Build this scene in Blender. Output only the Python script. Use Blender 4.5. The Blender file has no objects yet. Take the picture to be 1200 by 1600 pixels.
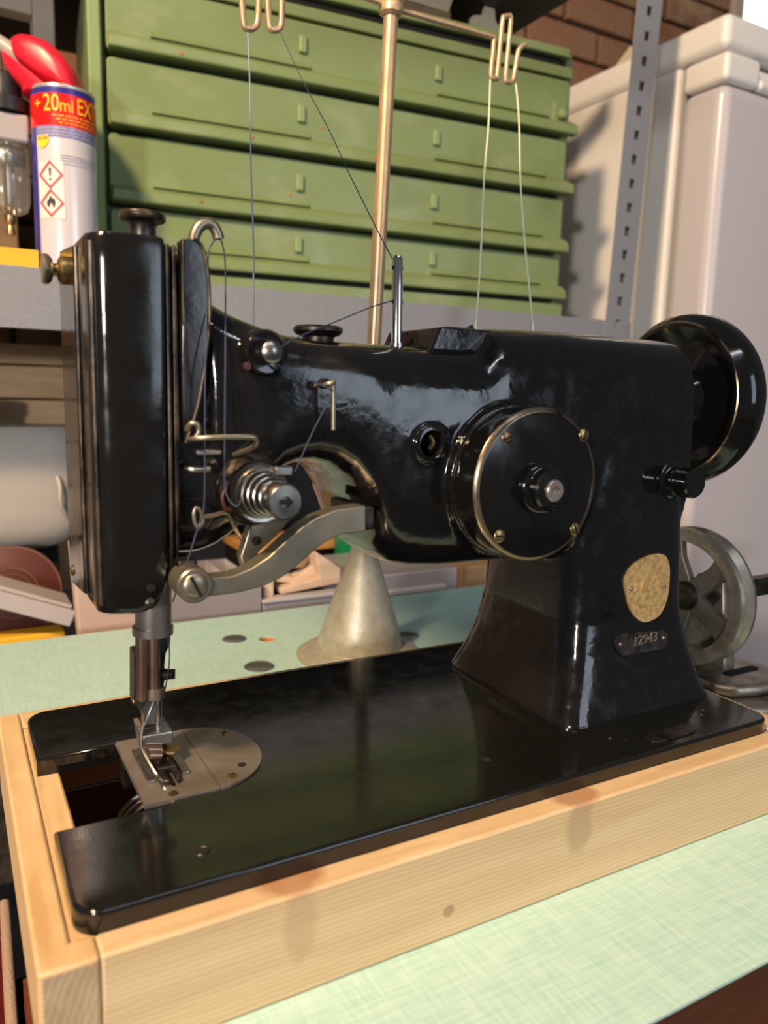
import bpy, bmesh, math, random
from mathutils import Vector, Matrix
random.seed(7)
C = bpy.context.scene.collection
scn = bpy.context.scene
# ------------------------------------------------------------------ camera
CAM = Vector((-.0273, -.2423, .1696)); YAW, PIT, ROL, FPX = .5142, .1547, .0263, 1209.4
fwd = Vector((math.sin(YAW)*math.cos(PIT), math.cos(YAW)*math.cos(PIT), -math.sin(PIT)))
rt0 = Vector((math.cos(YAW), -math.sin(YAW), 0)); up0 = rt0.cross(fwd)
RT = math.cos(ROL)*rt0 + math.sin(ROL)*up0; UP = -math.sin(ROL)*rt0 + math.cos(ROL)*up0
cd = bpy.data.cameras.new('camera'); cam = bpy.data.objects.new('camera', cd); C.objects.link(cam)
cd.sensor_fit = 'HORIZONTAL'; cd.sensor_width = 36; cd.lens = 36*FPX/1200; cd.clip_start = .01; cd.clip_end = 50
m3 = Matrix((RT, UP, -fwd)).transposed()
cam.matrix_world = Matrix.Translation(CAM) @ m3.to_4x4()
cd.dof.use_dof = True; cd.dof.focus_distance = .42; cd.dof.aperture_fstop = 13
scn.camera = cam
# ------------------------------------------------------------------ world, lights, exposure
w = bpy.data.worlds.new('world'); scn.world = w; w.use_nodes = True
w.node_tree.nodes['Background'].inputs[0].default_value = (.80, .80, .86, 1)
w.node_tree.nodes['Background'].inputs[1].default_value = .10
def area(name, loc, aim, size, energy, col, size_y=None):
    l = bpy.data.lights.new(name, 'AREA'); l.energy = energy; l.color = col; l.size = size
    if size_y: l.shape = 'RECTANGLE'; l.size_y = size_y
    o = bpy.data.objects.new(name, l); C.objects.link(o); o.location = loc
    o.rotation_euler = (Vector(aim)-Vector(loc)).to_track_quat('-Z', 'Y').to_euler(); return o
area('ceiling_lamp', (-.75, -.34, 1.30), (.25, .2, 0), .15, 46, (1, .70, .41))
area('side_lamp', (-1.45, -1.50, .42), (.5, .5, .25), .14, 31, (1, .93, .87))
area('ceiling_tube', (.15, -.95, 1.7), (.25, .1, .1), .9, 4.5, (.86, .91, 1), .06)
area('daylight_door', (1.3, -2.5, .8), (.3, .2, .1), 1.0, 16, (.74, .86, 1), 1.4)
scn.view_settings.view_transform = 'Standard'; scn.view_settings.look = 'None'
scn.view_settings.exposure = 0; scn.view_settings.gamma = 1; scn.view_settings.use_curve_mapping = False
# ------------------------------------------------------------------ helpers
def ray(u, v): return RT*((u-600)/FPX) - UP*((v-800)/FPX) + fwd
def at(u, v, y): d = ray(u, v); return CAM + d*((y-CAM.y)/d.y)
def atz(u, v, z): d = ray(u, v); return CAM + d*((z-CAM.z)/d.z)
def atx(u, v, x): d = ray(u, v); return CAM + d*((x-CAM.x)/d.x)
def tag(o, label, cat, group=None, kind=None):
    o['label'] = label; o['category'] = cat
    if group: o['group'] = group
    if kind: o['kind'] = kind
    return o
def thing(name, label, cat, loc=(0, 0, 0), rotz=0, group=None, rot=None):
    o = bpy.data.objects.new(name, None); C.objects.link(o); o.location = loc; o.empty_display_size = .02
    o.rotation_euler = rot if rot else (0, 0, rotz); return tag(o, label, cat, group)
def wloc(o):
    l = Vector((0, 0, 0))
    while o: l += o.location; o = o.parent
    return l
class MB:
    def __init__(s): s.v = []; s.f = []
    def add(s, vs, fs, M=None):
        b = len(s.v)
        for p in vs: p = Vector(p); s.v.append(M @ p if M else p)
        s.f += [tuple(b+i for i in f) for f in fs]; return s
    def box(s, x0, x1, y0, y1, z0, z1, M=None):
        vs = [(x, y, z) for z in (z0, z1) for y in (y0, y1) for x in (x0, x1)]
        return s.add(vs, [(0, 2, 3, 1), (4, 5, 7, 6), (0, 1, 5, 4), (2, 6, 7, 3), (0, 4, 6, 2), (1, 3, 7, 5)], M)
    def rings(s, rs, cap=True, M=None):
        n = len(rs[0]); vs = [p for r in rs for p in r]; fs = []
        for i in range(len(rs)-1):
            for k in range(n):
                a = i*n+k; b = i*n+(k+1) % n; fs.append((a, b, b+n, a+n))
        if cap: fs.append(tuple(range(n-1, -1, -1))); fs.append(tuple((len(rs)-1)*n+k for k in range(n)))
        return s.add(vs, fs, M)
    def lathe(s, prof, c=(0, 0, 0), axis=(0, 0, 1), seg=32, cap=True):
        q = Vector((0, 0, 1)).rotation_difference(Vector(axis).normalized()).to_matrix().to_4x4()
        M = Matrix.Translation(Vector(c)) @ q
        return s.rings([[(max(r, 1e-5)*math.cos(2*math.pi*k/seg), max(r, 1e-5)*math.sin(2*math.pi*k/seg), h) for k in range(seg)] for r, h in prof], cap, M)
    def cyl(s, a, b, r, seg=20, r2=None):
        a = Vector(a); b = Vector(b); return s.lathe([(r, 0), (r if r2 is None else r2, (b-a).length)], a, b-a, seg)
    def tube(s, pts, r, seg=10, smooth=0, closed=False):
        P = [Vector(p) for p in pts]
        if smooth:
            Q = []; n = len(P)
            for i in range(n if closed else n-1):
                if closed: p0, p1, p2, p3 = P[i-1], P[i], P[(i+1) % n], P[(i+2) % n]
                else: p0, p1, p2, p3 = P[max(i-1, 0)], P[i], P[i+1], P[min(i+2, n-1)]
                for k in range(smooth):
                    t = k/smooth
                    Q.append(.5*((2*p1)+(p2-p0)*t+(2*p0-5*p1+4*p2-p3)*t*t+(3*p1-p0-3*p2+p3)*t**3))
            if not closed: Q.append(P[-1])
            P = Q
        n = len(P); rs = []; nrm = None
        for i in range(n):
            d = (P[(i+1) % n]-P[i-1]) if closed else (P[min(i+1, n-1)]-P[max(i-1, 0)])
            d.normalize()
            if nrm is None: nrm = d.orthogonal().normalized()
            nrm = (nrm-d*nrm.dot(d)).normalized(); bi = d.cross(nrm)
            rs.append([P[i]+r*(math.cos(2*math.pi*k/seg)*nrm+math.sin(2*math.pi*k/seg)*bi) for k in range(seg)])
        if closed: rs.append(rs[0])
        return s.rings(rs, not closed)
    def prism(s, poly, plane, a0, a1, M=None):
        def P(p, a): return {'xz': (p[0], a, p[1]), 'xy': (p[0], p[1], a), 'yz': (a, p[0], p[1])}[plane]
        n = len(poly); vs = [P(p, a0) for p in poly]+[P(p, a1) for p in poly]
        fs = [tuple(range(n)), tuple(range(2*n-1, n-1, -1))]+[(k, k+n, (k+1) % n+n, (k+1) % n) for k in range(n)]
        return s.add(vs, fs, M)
    def mesh(s, name, off=Vector((0, 0, 0)), ang=40):
        me = bpy.data.meshes.new(name); me.from_pydata([p-off for p in s.v], [], s.f); 
        bm = bmesh.new(); bm.from_mesh(me); bmesh.ops.recalc_face_normals(bm, faces=bm.faces); bm.to_mesh(me); bm.free()
        for p in me.polygons: p.use_smooth = True
        me.set_sharp_from_angle(angle=math.radians(ang)); return me
    def build(s, name, m, parent=None, bev=0, ang=40, local=False, seg=2):
        me = s.mesh(name, Vector((0, 0, 0)) if (local or not parent) else wloc(parent), ang)
        o = bpy.data.objects.new(name, me); C.objects.link(o); o.parent = parent
        me.materials.append(MAT[m])
        if bev:
            b = o.modifiers.new('bevel', 'BEVEL'); b.width = bev; b.segments = seg; b.limit_method = 'ANGLE'; b.angle_limit = math.radians(35)
            wn = o.modifiers.new('weighted', 'WEIGHTED_NORMAL'); wn.keep_sharp = True
        return o
def solo(mb, name, m, label, cat, group=None, loc=None, **k):
    "a top-level thing made of one mesh, its origin at its base"
    zs = min(p.z for p in mb.v); c = sum(mb.v, Vector())/len(mb.v); c.z = zs
    for p in mb.v: p -= c
    o = mb.build(name, m, None, **k); o.location = c; return tag(o, label, cat, group)
def inst(src, name, parent, loc, rot=(0, 0, 0), local=True):
    o = src.copy(); o.name = name; C.objects.link(o); o.parent = parent; o.location = loc if local else Vector(loc)-wloc(parent); o.rotation_euler = rot; return o
def rrect(x0, x1, y0, y1, r, n=6):
    out = []
    for cx, cy, a in ((x1-r, y1-r, 0), (x0+r, y1-r, 90), (x0+r, y0+r, 180), (x1-r, y0+r, 270)):
        for k in range(n+1):
            t = math.radians(a+90*k/n); out.append((cx+r*math.cos(t), cy+r*math.sin(t)))
    return out
def text_mesh(s, size, extr=0):
    cu = bpy.data.curves.new('txt', 'FONT'); cu.body = s; cu.size = size; cu.extrude = extr; cu.resolution_u = 3
    o = bpy.data.objects.new('txt', cu); C.objects.link(o); dg = bpy.context.evaluated_depsgraph_get(); dg.update()
    me = bpy.data.meshes.new_from_object(o.evaluated_get(dg)); vs = [v.co.copy() for v in me.vertices]; fs = [tuple(p.vertices) for p in me.polygons]
    bpy.data.objects.remove(o); bpy.data.meshes.remove(me); bpy.data.curves.remove(cu); return vs, fs
# ------------------------------------------------------------------ materials
MAT = {}
def mat(name, col, rough=.5, metal=0, **k):
    m = bpy.data.materials.new(name); m.use_nodes = True; nt = m.node_tree; b = nt.nodes['Principled BSDF']
    b.inputs['Base Color'].default_value = (*col, 1); b.inputs['Roughness'].default_value = rough; b.inputs['Metallic'].default_value = metal
    if 'coat' in k: b.inputs['Coat Weight'].default_value = k['coat']; b.inputs['Coat Roughness'].default_value = k.get('coat_r', .05)
    if 'trans' in k: b.inputs['Transmission Weight'].default_value = k['trans']
    if 'sss' in k: b.inputs['Subsurface Weight'].default_value = k['sss']; b.inputs['Subsurface Radius'].default_value = (.01, .01, .01)
    if 'alpha' in k: b.inputs['Alpha'].default_value = k['alpha']
    if 'spec' in k: b.inputs['Specular IOR Level'].default_value = k['spec']
    N, L = nt.nodes.new, nt.links.new
    tc = N('ShaderNodeTexCoord'); src = tc.outputs['Object']
    if 'var' in k:                       # mottled colour: (second colour, scale, stretch, contrast lo, hi)
        c2, sc, st, lo, hi = k['var']
        mp = N('ShaderNodeMapping'); mp.inputs['Scale'].default_value = st; L(src, mp.inputs[0])
        n = N('ShaderNodeTexNoise'); n.inputs['Scale'].default_value = sc; n.inputs['Detail'].default_value = 6; n.inputs['Roughness'].default_value = .6; L(mp.outputs[0], n.inputs[0])
        r = N('ShaderNodeMapRange'); r.inputs[1].default_value = lo; r.inputs[2].default_value = hi; L(n.outputs[0], r.inputs[0])
        x = N('ShaderNodeMix'); x.data_type = 'RGBA'; x.inputs[6].default_value = (*col, 1); x.inputs[7].default_value = (*c2, 1); L(r.outputs[0], x.inputs[0]); L(x.outputs[2], b.inputs['Base Color'])
    if 'bump' in k:                      # list of (scale, strength, distance)
        prev = None
        for sc, stn, dist in k['bump']:
            n = N('ShaderNodeTexNoise'); n.inputs['Scale'].default_value = sc; n.inputs['Detail'].default_value = 4; L(src, n.inputs[0])
            bp = N('ShaderNodeBump'); bp.inputs['Strength'].default_value = stn; bp.inputs['Distance'].default_value = dist; L(n.outputs[0], bp.inputs['Height'])
            if prev: L(prev.outputs[0], bp.inputs['Normal'])
            prev = bp
        L(prev.outputs[0], b.inputs['Normal'])
        if k.get('coat'): L(prev.outputs[0], b.inputs['Coat Normal'])
    if 'rvar' in k:                      # roughness variation (scale, lo, hi)
        sc, lo, hi = k['rvar']; n = N('ShaderNodeTexNoise'); n.inputs['Scale'].default_value = sc; n.inputs['Detail'].default_value = 5; L(src, n.inputs[0])
        r = N('ShaderNodeMapRange'); r.inputs[1].default_value = .35; r.inputs[2].default_value = .65; r.inputs[3].default_value = lo; r.inputs[4].default_value = hi; L(n.outputs[0], r.inputs[0]); L(r.outputs[0], b.inputs['Roughness'])
    if 'emit' in k: b.inputs['Emission Color'].default_value = (*k['emit'][0], 1); b.inputs['Emission Strength'].default_value = k['emit'][1]
    MAT[name] = m; return m
one = (1, 1, 1)
mat('enamel', (.006, .006, .0065), .12, coat=.3, coat_r=.04, bump=[(40, .05, .004), (300, .14, .0006)], rvar=(120, .05, .24), var=((.020, .013, .009), 30, one, .60, .78))
mat('enamel_smooth', (.007, .0065, .006), .10, coat=.2, coat_r=.05, bump=[(30, .02, .004), (300, .05, .0004)], rvar=(70, .06, .2))
mat('bed_enamel', (.006, .0065, .006), .12, coat=.3, coat_r=.06, bump=[(25, .02, .004), (700, .06, .0003)], rvar=(90, .07, .18), var=((.022, .018, .014), 300, one, .70, .78))
mat('worn_glint_edge', (.13, .095, .065), .36, .7, var=((.012, .010, .008), 90, (1, 1, .35), .38, .58), bump=[(300, .2, .0005)])  # worn metal; on the head corner its bronze also paints a reflection
mat('steel', (.42, .40, .37), .28, 1, var=((.20, .16, .12), 90, one, .45, .7), bump=[(400, .1, .0003)])
mat('plate_steel', (.36, .31, .275), .36, .7, var=((.24, .195, .165), 40, one, .4, .65), bump=[(500, .08, .0002)])
mat('dark_steel', (.10, .085, .075), .38, .9, var=((.03, .025, .022), 120, one, .4, .65))
mat('rim_worn', (.34, .26, .18), .30, .9, var=((.05, .04, .03), 45, one, .48, .62))
mat('bronze_steel', (.36, .32, .245), .36, .85, var=((.27, .235, .175), 50, one, .4, .65), bump=[(300, .08, .0003)])
mat('brass', (.55, .40, .18), .35, 1, var=((.25, .16, .08), 90, one, .45, .65))
mat('gilt', (.68, .44, .18), .42, .25, var=((.44, .27, .10), 330, one, .42, .62), bump=[(300, .5, .0006)])
mat('gold_paint', (.60, .42, .25), .36, .55, var=((.50, .35, .21), 60, one, .4, .6))
mat('cast_alu', (.48, .47, .41), .45, .4, var=((.38, .37, .31), 120, one, .4, .65), bump=[(350, .25, .0005)])
mat('pulley_metal', (.42, .38, .32), .38, .8, var=((.22, .19, .155), 60, one, .42, .66), bump=[(200, .2, .0006)])
mat('cap_metal', (.36, .38, .40), .33, .85)
mat('speck', (.42, .13, .05), .6)
mat('spoke_metal', (.20, .18, .15), .45, .6, var=((.11, .10, .085), 60, one, .42, .66))
mat('black', (.008, .008, .008), .5)
mat('hole_black', (.002, .002, .002), .9)
mat('green', (.175, .235, .092), .34, var=((.245, .295, .16), 13, (1, 1, 1.6), .52, .78), bump=[(14, .10, .004), (120, .08, .001)], rvar=(18, .28, .5))
mat('green_tab', (.21, .29, .12), .38)
mat('shelf_grey', (.215, .225, .26), .55, var=((.25, .26, .29), 300, one, .5, .7), bump=[(500, .2, .0004)])
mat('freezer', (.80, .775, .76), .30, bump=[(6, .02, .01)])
mat('freezer_shaded', (.56, .53, .57), .25, bump=[(6, .02, .01)])  # body white again, darkened and cooled for the less lit front
mat('gasket', (.30, .285, .27), .6)
mat('mortar', (.26, .18, .115), .95, var=((.09, .06, .045), 20, one, .4, .6))
mat('brick', (.26, .115, .06), .9, var=((.26, .15, .085), 14, one, .38, .62), bump=[(90, .5, .004)])
mat('brick_pale', (.36, .235, .14), .9, var=((.20, .10, .055), 14, one, .38, .62), bump=[(90, .5, .004)])
mat('concrete', (.05, .05, .052), .9, var=((.028, .026, .026), 6, one, .4, .6))
mat('can_white', (.60, .58, .64), .22, .15)
mat('can_blue', (.035, .03, .26), .25, .1); mat('can_red', (.72, .012, .012), .25, .1); mat('can_lavender', (.24, .23, .46), .25, .1)
mat('print_yellow', (.95, .58, .02), .4); mat('print_orange', (.80, .25, .02), .4); mat('print_black', (.02, .02, .025), .5); mat('print_red', (.62, .03, .06), .4); mat('print_pale', (.72, .66, .60), .4); mat('print_grey', (.42, .40, .47), .5); mat('print_navy', (.03, .03, .10), .5)
mat('tin_rim', (.62, .60, .55), .3, .6)
mat('cap_red', (.66, .012, .035), .35, sss=.1)
mat('straw_grey', (.36, .33, .31), .35)
mat('plastic_black', (.012, .012, .013), .38)
mat('plastic_grey', (.36, .34, .35), .4)
mat('bowl', (.75, .76, .74), .08, trans=.85, alpha=.55)
mat('yellow', (.75, .42, .02), .5)
mat('beige_paint', (.50, .42, .36), .6)
mat('cardboard', (.24, .155, .085), .8, var=((.19, .12, .065), 30, one, .4, .6))
mat('paper', (.54, .46, .35), .8)
mat('dark_wood', (.055, .018, .009), .45, var=((.10, .034, .014), 14, (.6, 6, 6), .35, .65))
mat('red_wood', (.17, .052, .020), .40, var=((.09, .026, .010), 16, (.5, 6, 6), .35, .65))
mat('crate_wood', (.52, .35, .21), .7, var=((.42, .27, .15), 12, (1, 4, 9), .38, .62))
mat('jug', (.47, .45, .43), .42, trans=.12, sss=.2, bump=[(20, .25, .006)])
mat('tin_red', (.115, .035, .028), .45); mat('tin_line', (.20, .11, .09), .5)
mat('pink_board', (.55, .40, .35), .6)
mat('tray', (.34, .32, .35), .30, trans=.15)
mat('tray_edge', (.48, .45, .47), .35)
mat('cream_wood', (.66, .50, .38), .6, var=((.56, .40, .28), 20, (1, 6, 6), .4, .65))
mat('orange_wood', (.62, .31, .10), .55, var=((.50, .23, .07), 20, (1, 8, 8), .4, .65))
mat('thread_cream', (.62, .66, .46), .8); mat('thread_blue', (.028, .04, .085), .7); mat('thread_pale', (.24, .29, .40), .7)
mat('red_cloth', (.32, .012, .022), .95, bump=[(300, .6, .002)]); mat('fringe', (.55, .42, .36), .95, bump=[(500, .8, .002)])
mat('hook_chrome', (.75, .74, .72), .15, 1)
mat('white_sky', (.9, .9, .85), .5, emit=((1, .97, .86), 3.2))
mat('red_wear', (.05, .012, .010), .45)
def wood(name, base, dark, knots, along='X', ring=False):
    m = mat(name, base, .55); nt = m.node_tree; b = nt.nodes['Principled BSDF']; N, L = nt.nodes.new, nt.links.new
    tc = N('ShaderNodeTexCoord'); mp = N('ShaderNodeMapping'); mp.inputs['Scale'].default_value = (1.2, 14, 14) if along == 'X' else ((14, 1.2, 14) if along == 'Y' else (14, 14, 14)); L(tc.outputs['Object'], mp.inputs[0])
    n1 = N('ShaderNodeTexNoise'); n1.inputs['Scale'].default_value = 7; n1.inputs['Detail'].default_value = 5; n1.inputs['Distortion'].default_value = .5; L(mp.outputs[0], n1.inputs[0])
    wv = N('ShaderNodeTexWave'); wv.wave_type = 'RINGS' if ring else 'BANDS'; wv.bands_direction = 'Z'; wv.inputs['Scale'].default_value = 150 if not ring else 130; wv.inputs['Distortion'].default_value = 3.5; wv.inputs['Detail'].default_value = 3; wv.inputs['Detail Scale'].default_value = 1.4
    mp2 = N('ShaderNodeMapping'); mp2.inputs['Scale'].default_value = (.25, 1, 1) if along == 'X' else (1, .25, 1); L(tc.outputs['Object'], mp2.inputs[0]); L(mp2.outputs[0], wv.inputs[0])
    if ring: wv.rings_direction = 'Y'; mp2.inputs['Location'].default_value = (.02, 0, .03)
    a = N('ShaderNodeMath'); a.operation = 'MULTIPLY_ADD'; a.inputs[1].default_value = .30; L(wv.outputs[1], a.inputs[0]); L(n1.outputs[0], a.inputs[2])
    r = N('ShaderNodeMapRange'); r.inputs[1].default_value = .42; r.inputs[2].default_value = .95; L(a.outputs[0], r.inputs[0])
    x = N('ShaderNodeMix'); x.data_type = 'RGBA'; x.inputs[6].default_value = (*base, 1); x.inputs[7].default_value = (*dark, 1); L(r.outputs[0], x.inputs[0]); out = x.outputs[2]
    for (c, s, kc, amt) in knots:
        c = (c[0]-.18, c[1]-.09, c[2]-ZT)
        mk = N('ShaderNodeMapping'); mk.inputs['Location'].default_value = tuple(-c[i]/s[i] for i in range(3)); mk.inputs['Scale'].default_value = tuple(1/q for q in s); L(tc.outputs['Object'], mk.inputs[0])
        ln = N('ShaderNodeVectorMath'); ln.operation = 'LENGTH'; L(mk.outputs[0], ln.inputs[0])
        nn = N('ShaderNodeTexNoise'); nn.inputs['Scale'].default_value = 160; L(tc.outputs['Object'], nn.inputs[0])
        ad = N('ShaderNodeMath'); ad.operation = 'MULTIPLY_ADD'; ad.inputs[1].default_value = .5; L(nn.outputs[0], ad.inputs[0]); L(ln.outputs['Value'], ad.inputs[2])
        rr = N('ShaderNodeMapRange'); rr.inputs[1].default_value = 1.35; rr.inputs[2].default_value = .95; rr.inputs[3].default_value = 0; rr.inputs[4].default_value = amt; L(ad.outputs[0], rr.inputs[0])
        y = N('ShaderNodeMix'); y.data_type = 'RGBA'; L(rr.outputs[0], y.inputs[0]); L(out, y.inputs[6]); y.inputs[7].default_value = (*kc, 1); out = y.outputs[2]
    L(out, b.inputs['Base Color'])
    bp = N('ShaderNodeBump'); bp.inputs['Strength'].default_value = .08; bp.inputs['Distance'].default_value = .0006; L(a.outputs[0], bp.inputs['Height']); L(bp.outputs[0], b.inputs['Normal'])
K = (.30, .13, .06)
def laminate():
    m = mat('laminate', (.50, .66, .50), .42); nt = m.node_tree; b = nt.nodes['Principled BSDF']; N, L = nt.nodes.new, nt.links.new
    tc = N('ShaderNodeTexCoord'); fac = None
    for st in ((30, 420, 1), (420, 30, 1)):
        mp = N('ShaderNodeMapping'); mp.inputs['Scale'].default_value = st; L(tc.outputs['Object'], mp.inputs[0])
        n = N('ShaderNodeTexNoise'); n.inputs['Scale'].default_value = 1.6; n.inputs['Detail'].default_value = 4; L(mp.outputs[0], n.inputs[0])
        if fac is None: fac = n.outputs[0]
        else:
            q = N('ShaderNodeMath'); q.operation = 'ADD'; L(fac, q.inputs[0]); L(n.outputs[0], q.inputs[1]); fac = q.outputs[0]
    r = N('ShaderNodeMapRange'); r.inputs[1].default_value = .75; r.inputs[2].default_value = 1.25; L(fac, r.inputs[0])
    x = N('ShaderNodeMix'); x.data_type = 'RGBA'; x.inputs[6].default_value = (.34, .56, .525, 1); x.inputs[7].default_value = (.465, .65, .625, 1); L(r.outputs[0], x.inputs[0])
    L(x.outputs[2], b.inputs['Base Color'])
    bp = N('ShaderNodeBump'); bp.inputs['Strength'].default_value = .08; bp.inputs['Distance'].default_value = .0005; L(fac, bp.inputs['Height']); L(bp.outputs[0], b.inputs['Normal'])
laminate()
ZT = -.048; ZF = -.80
# ------------------------------------------------------------------ the setting
f = MB().box(-2.5, 3, -3, 1.42, ZF-.05, ZF).build('floor', 'concrete'); f['kind'] = 'structure'
YW = 1.30
wall = MB().box(-1.5, 3, YW+.012, YW+.12, ZF, 1.6).build('wall_back', 'mortar'); wall['kind'] = 'structure'
bs = MB().box(-.105, .105, 0, .03, -.0325, .0325)
srcs = []
for i, mm in enumerate(('brick', 'brick', 'brick_pale')):
    b0 = MB().box(-.105, .105, 0, .03, -.0325, .0325).build('brick', mm, wall, bev=.004, local=True); srcs.append(b0)
first = {0: True, 1: True, 2: True}
for j in range(21):
    z = -.20+j*.0755
    for i in range(12):
        x = -.25+i*.2205+(.11 if j % 2 else 0)
        if x > .95 and z < .55: continue
        k = random.choice((0, 1, 2)) if j < 8 else random.choice((0, 0, 1, 2))
        if first[k]: o = srcs[k]; first[k] = False
        else: o = srcs[k].copy(); C.objects.link(o)
        o.location = (x, YW-.012+random.uniform(-.003, .003), z)
win = MB(); wx0, wx1, wz0, wz1 = at(1158, 20, YW-.02).x, at(1158, 20, YW-.02).x+.7, .80, 1.5
pane = MB().box(wx0, wx1, YW-.022, YW-.018, wz0, wz1)
fr = MB().box(wx0-.04, wx0, YW-.03, YW-.013, wz0-.04, wz1+.04).box(wx1, wx1+.04, YW-.03, YW-.013, wz0-.04, wz1+.04).box(wx0, wx1, YW-.03, YW-.013, wz0-.04, wz0)
wo = fr.build('window_1', 'beige_paint', bev=.002); wo['kind'] = 'structure'; pane.build('pane', 'white_sky', wo)
# ------------------------------------------------------------------ worktable
tbl = thing('worktable', 'worktable with mint green laminate top under the sewing machine', 'table', (.25, .19, ZF))
TX0, TX1, TY0, TY1 = -.0085, .515, -.0797, .456
holes = [(.2077, .3771, .0075), (.2265, .3075, .009)]
def curve_slab(loops, z1, th):
    cu = bpy.data.curves.new('slab', 'CURVE'); cu.dimensions = '2D'; cu.fill_mode = 'BOTH'; cu.extrude = th/2
    for lp in loops:
        sp = cu.splines.new('POLY'); sp.points.add(len(lp)-1); sp.use_cyclic_u = True
        for q, p in zip(sp.points, lp): q.co = (p[0], p[1], 0, 1)
    o = bpy.data.objects.new('slab', cu); C.objects.link(o); dg = bpy.context.evaluated_depsgraph_get(); dg.update()
    me = bpy.data.meshes.new_from_object(o.evaluated_get(dg)); b = MB().add([v.co+Vector((0, 0, z1-th/2)) for v in me.vertices], [tuple(p.vertices) for p in me.polygons])
    bpy.data.objects.remove(o); return b
circ = lambda x, y, r, n=24: [(x+r*math.cos(2*math.pi*k/n), y+r*math.sin(2*math.pi*k/n)) for k in range(n)]
loops = [[(TX0, TY0), (TX1, TY0), (TX1, TY1), (TX0, TY1)], [(.0095, .012), (.34, .012), (.34, .1795), (.0095, .1795)]]+[circ(*h) for h in holes]
curve_slab(loops, ZT, .0012).build('laminate_top', 'laminate', tbl, ang=30)
curve_slab(loops, ZT-.0012, .026).build('table_board', 'dark_wood', tbl, ang=30)
for hx_, hy_, hr_ in holes: MB().lathe([(hr_, -.026), (hr_, -.0013), (hr_-.0012, -.0013), (hr_-.0012, -.026)], (hx_, hy_, ZT), seg=24, cap=False).build('hole_sleeve', 'orange_wood', tbl)
MB().box(TX0+.03, TX1, TY0+.004, TY0+.022, ZT-.40, ZT-.0275).build('apron', 'red_wood', tbl, bev=.002)
MB().box(TX0+.03, TX1, .20, .22, ZT-.12, ZT-.0275).build('rail', 'dark_wood', tbl)
MB().box(TX0+.002, TX1, TY0+.022, .20, ZT-.14, ZT-.12).build('tray_bottom', 'red_wood', tbl)
for lx in (TX0+.06, TX1-.06):
    for ly in (TY0+.06, TY1-.05): MB().box(lx-.025, lx+.025, ly-.025, ly+.025, ZF, ZT-.0275).build('leg', 'dark_wood', tbl, bev=.003)
for i, (u, v, r, lb) in enumerate(((366, 999, .0105, 'domed grey metal cap set in the table left of the round hole'), (405, 1042, .0120, 'domed grey metal cap at the back edge of the sewing machine bed'), (634, 994, .0125, 'dull metal cap half hidden beside the cone base of the thread stand'))):
    p = atz(u, v, ZT)
    o = MB().lathe([(0, 0), (r, 0), (r, .0006), (r*.9, .0014), (r*.5, .002), (0, .0022)], (0, 0, 0), seg=28).build('metal_cap', 'cap_metal'); o.location = (p.x, p.y, ZT); tag(o, lb, 'cap', 'metal caps in the tabletop')
# ------------------------------------------------------------------ wooden base box
ZW = -.0075; YF = -.011; YB = .199; XL = -.0125; XR = .374
wood('pine_x', (.61, .45, .27), (.50, .345, .19), [((.0735+.0, -.001, ZW), (.014, .010, .010), K, .75), ((.210, -.004, ZW), (.013, .008, .008), K, .7), ((.0735, YF, -.020), (.007, .02, .016), (.40, .27, .15), .5), ((.2065, YF, -.018), (.008, .02, .014), (.36, .24, .14), .6), ((.138, YF, -.036), (.0028, .02, .0026), (.24, .14, .07), .6)])
wood('pine_y', (.63, .45, .255), (.50, .335, .165), [((-.009, .020, ZW), (.003, .03, .004), (.42, .24, .1), .5)], 'Y')
wood('pine_end', (.46, .33, .22), (.33, .22, .14), [], 'Y', True)
base = thing('pine_box', 'pale pine box frame the sewing machine sits in', 'box', (.18, .09, ZT))
MB().box(.0058, XR-.018, YF, .0005, ZT, ZW).box(.0058, XR-.018, .0005, .009, ZT, -.0087).build('front_board', 'pine_x', base, bev=.0012)
lb = MB().prism([(XL, YF), (.0056, YF), (.0056, .0006), (-.0018, .0006), (-.0018, YB), (XL, YB)], 'xy', ZT, ZW).box(-.0018, .0095, .001, .1795, ZT, -.0087)
lb.build('end_board', 'pine_y', base, bev=.0012)
MB().box(XL+.0015, .0044, YF-.0003, YF+.0002, ZT+.0005, ZW-.0015).build('end_grain', 'pine_end', base)
MB().box(-.0016, XR-.018, .1795, YB, ZT, ZW).build('back_board', 'pine_x', base, bev=.0012)
MB().box(XR-.0178, XR, YF, YB, ZT, ZW).build('end_board', 'pine_y', base, bev=.0012)
# ------------------------------------------------------------------ sewing machine
L, W = .3563, .178
sm = thing('sewing_machine', 'old glossy black flatbed sewing machine in the pine box', 'sewing machine', (L/2, W/2, -.0085))
sx1, sy0, sy1 = .046, .0565, .1215
outl = rrect(0, L, 0, W, .0105, 7)
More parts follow.
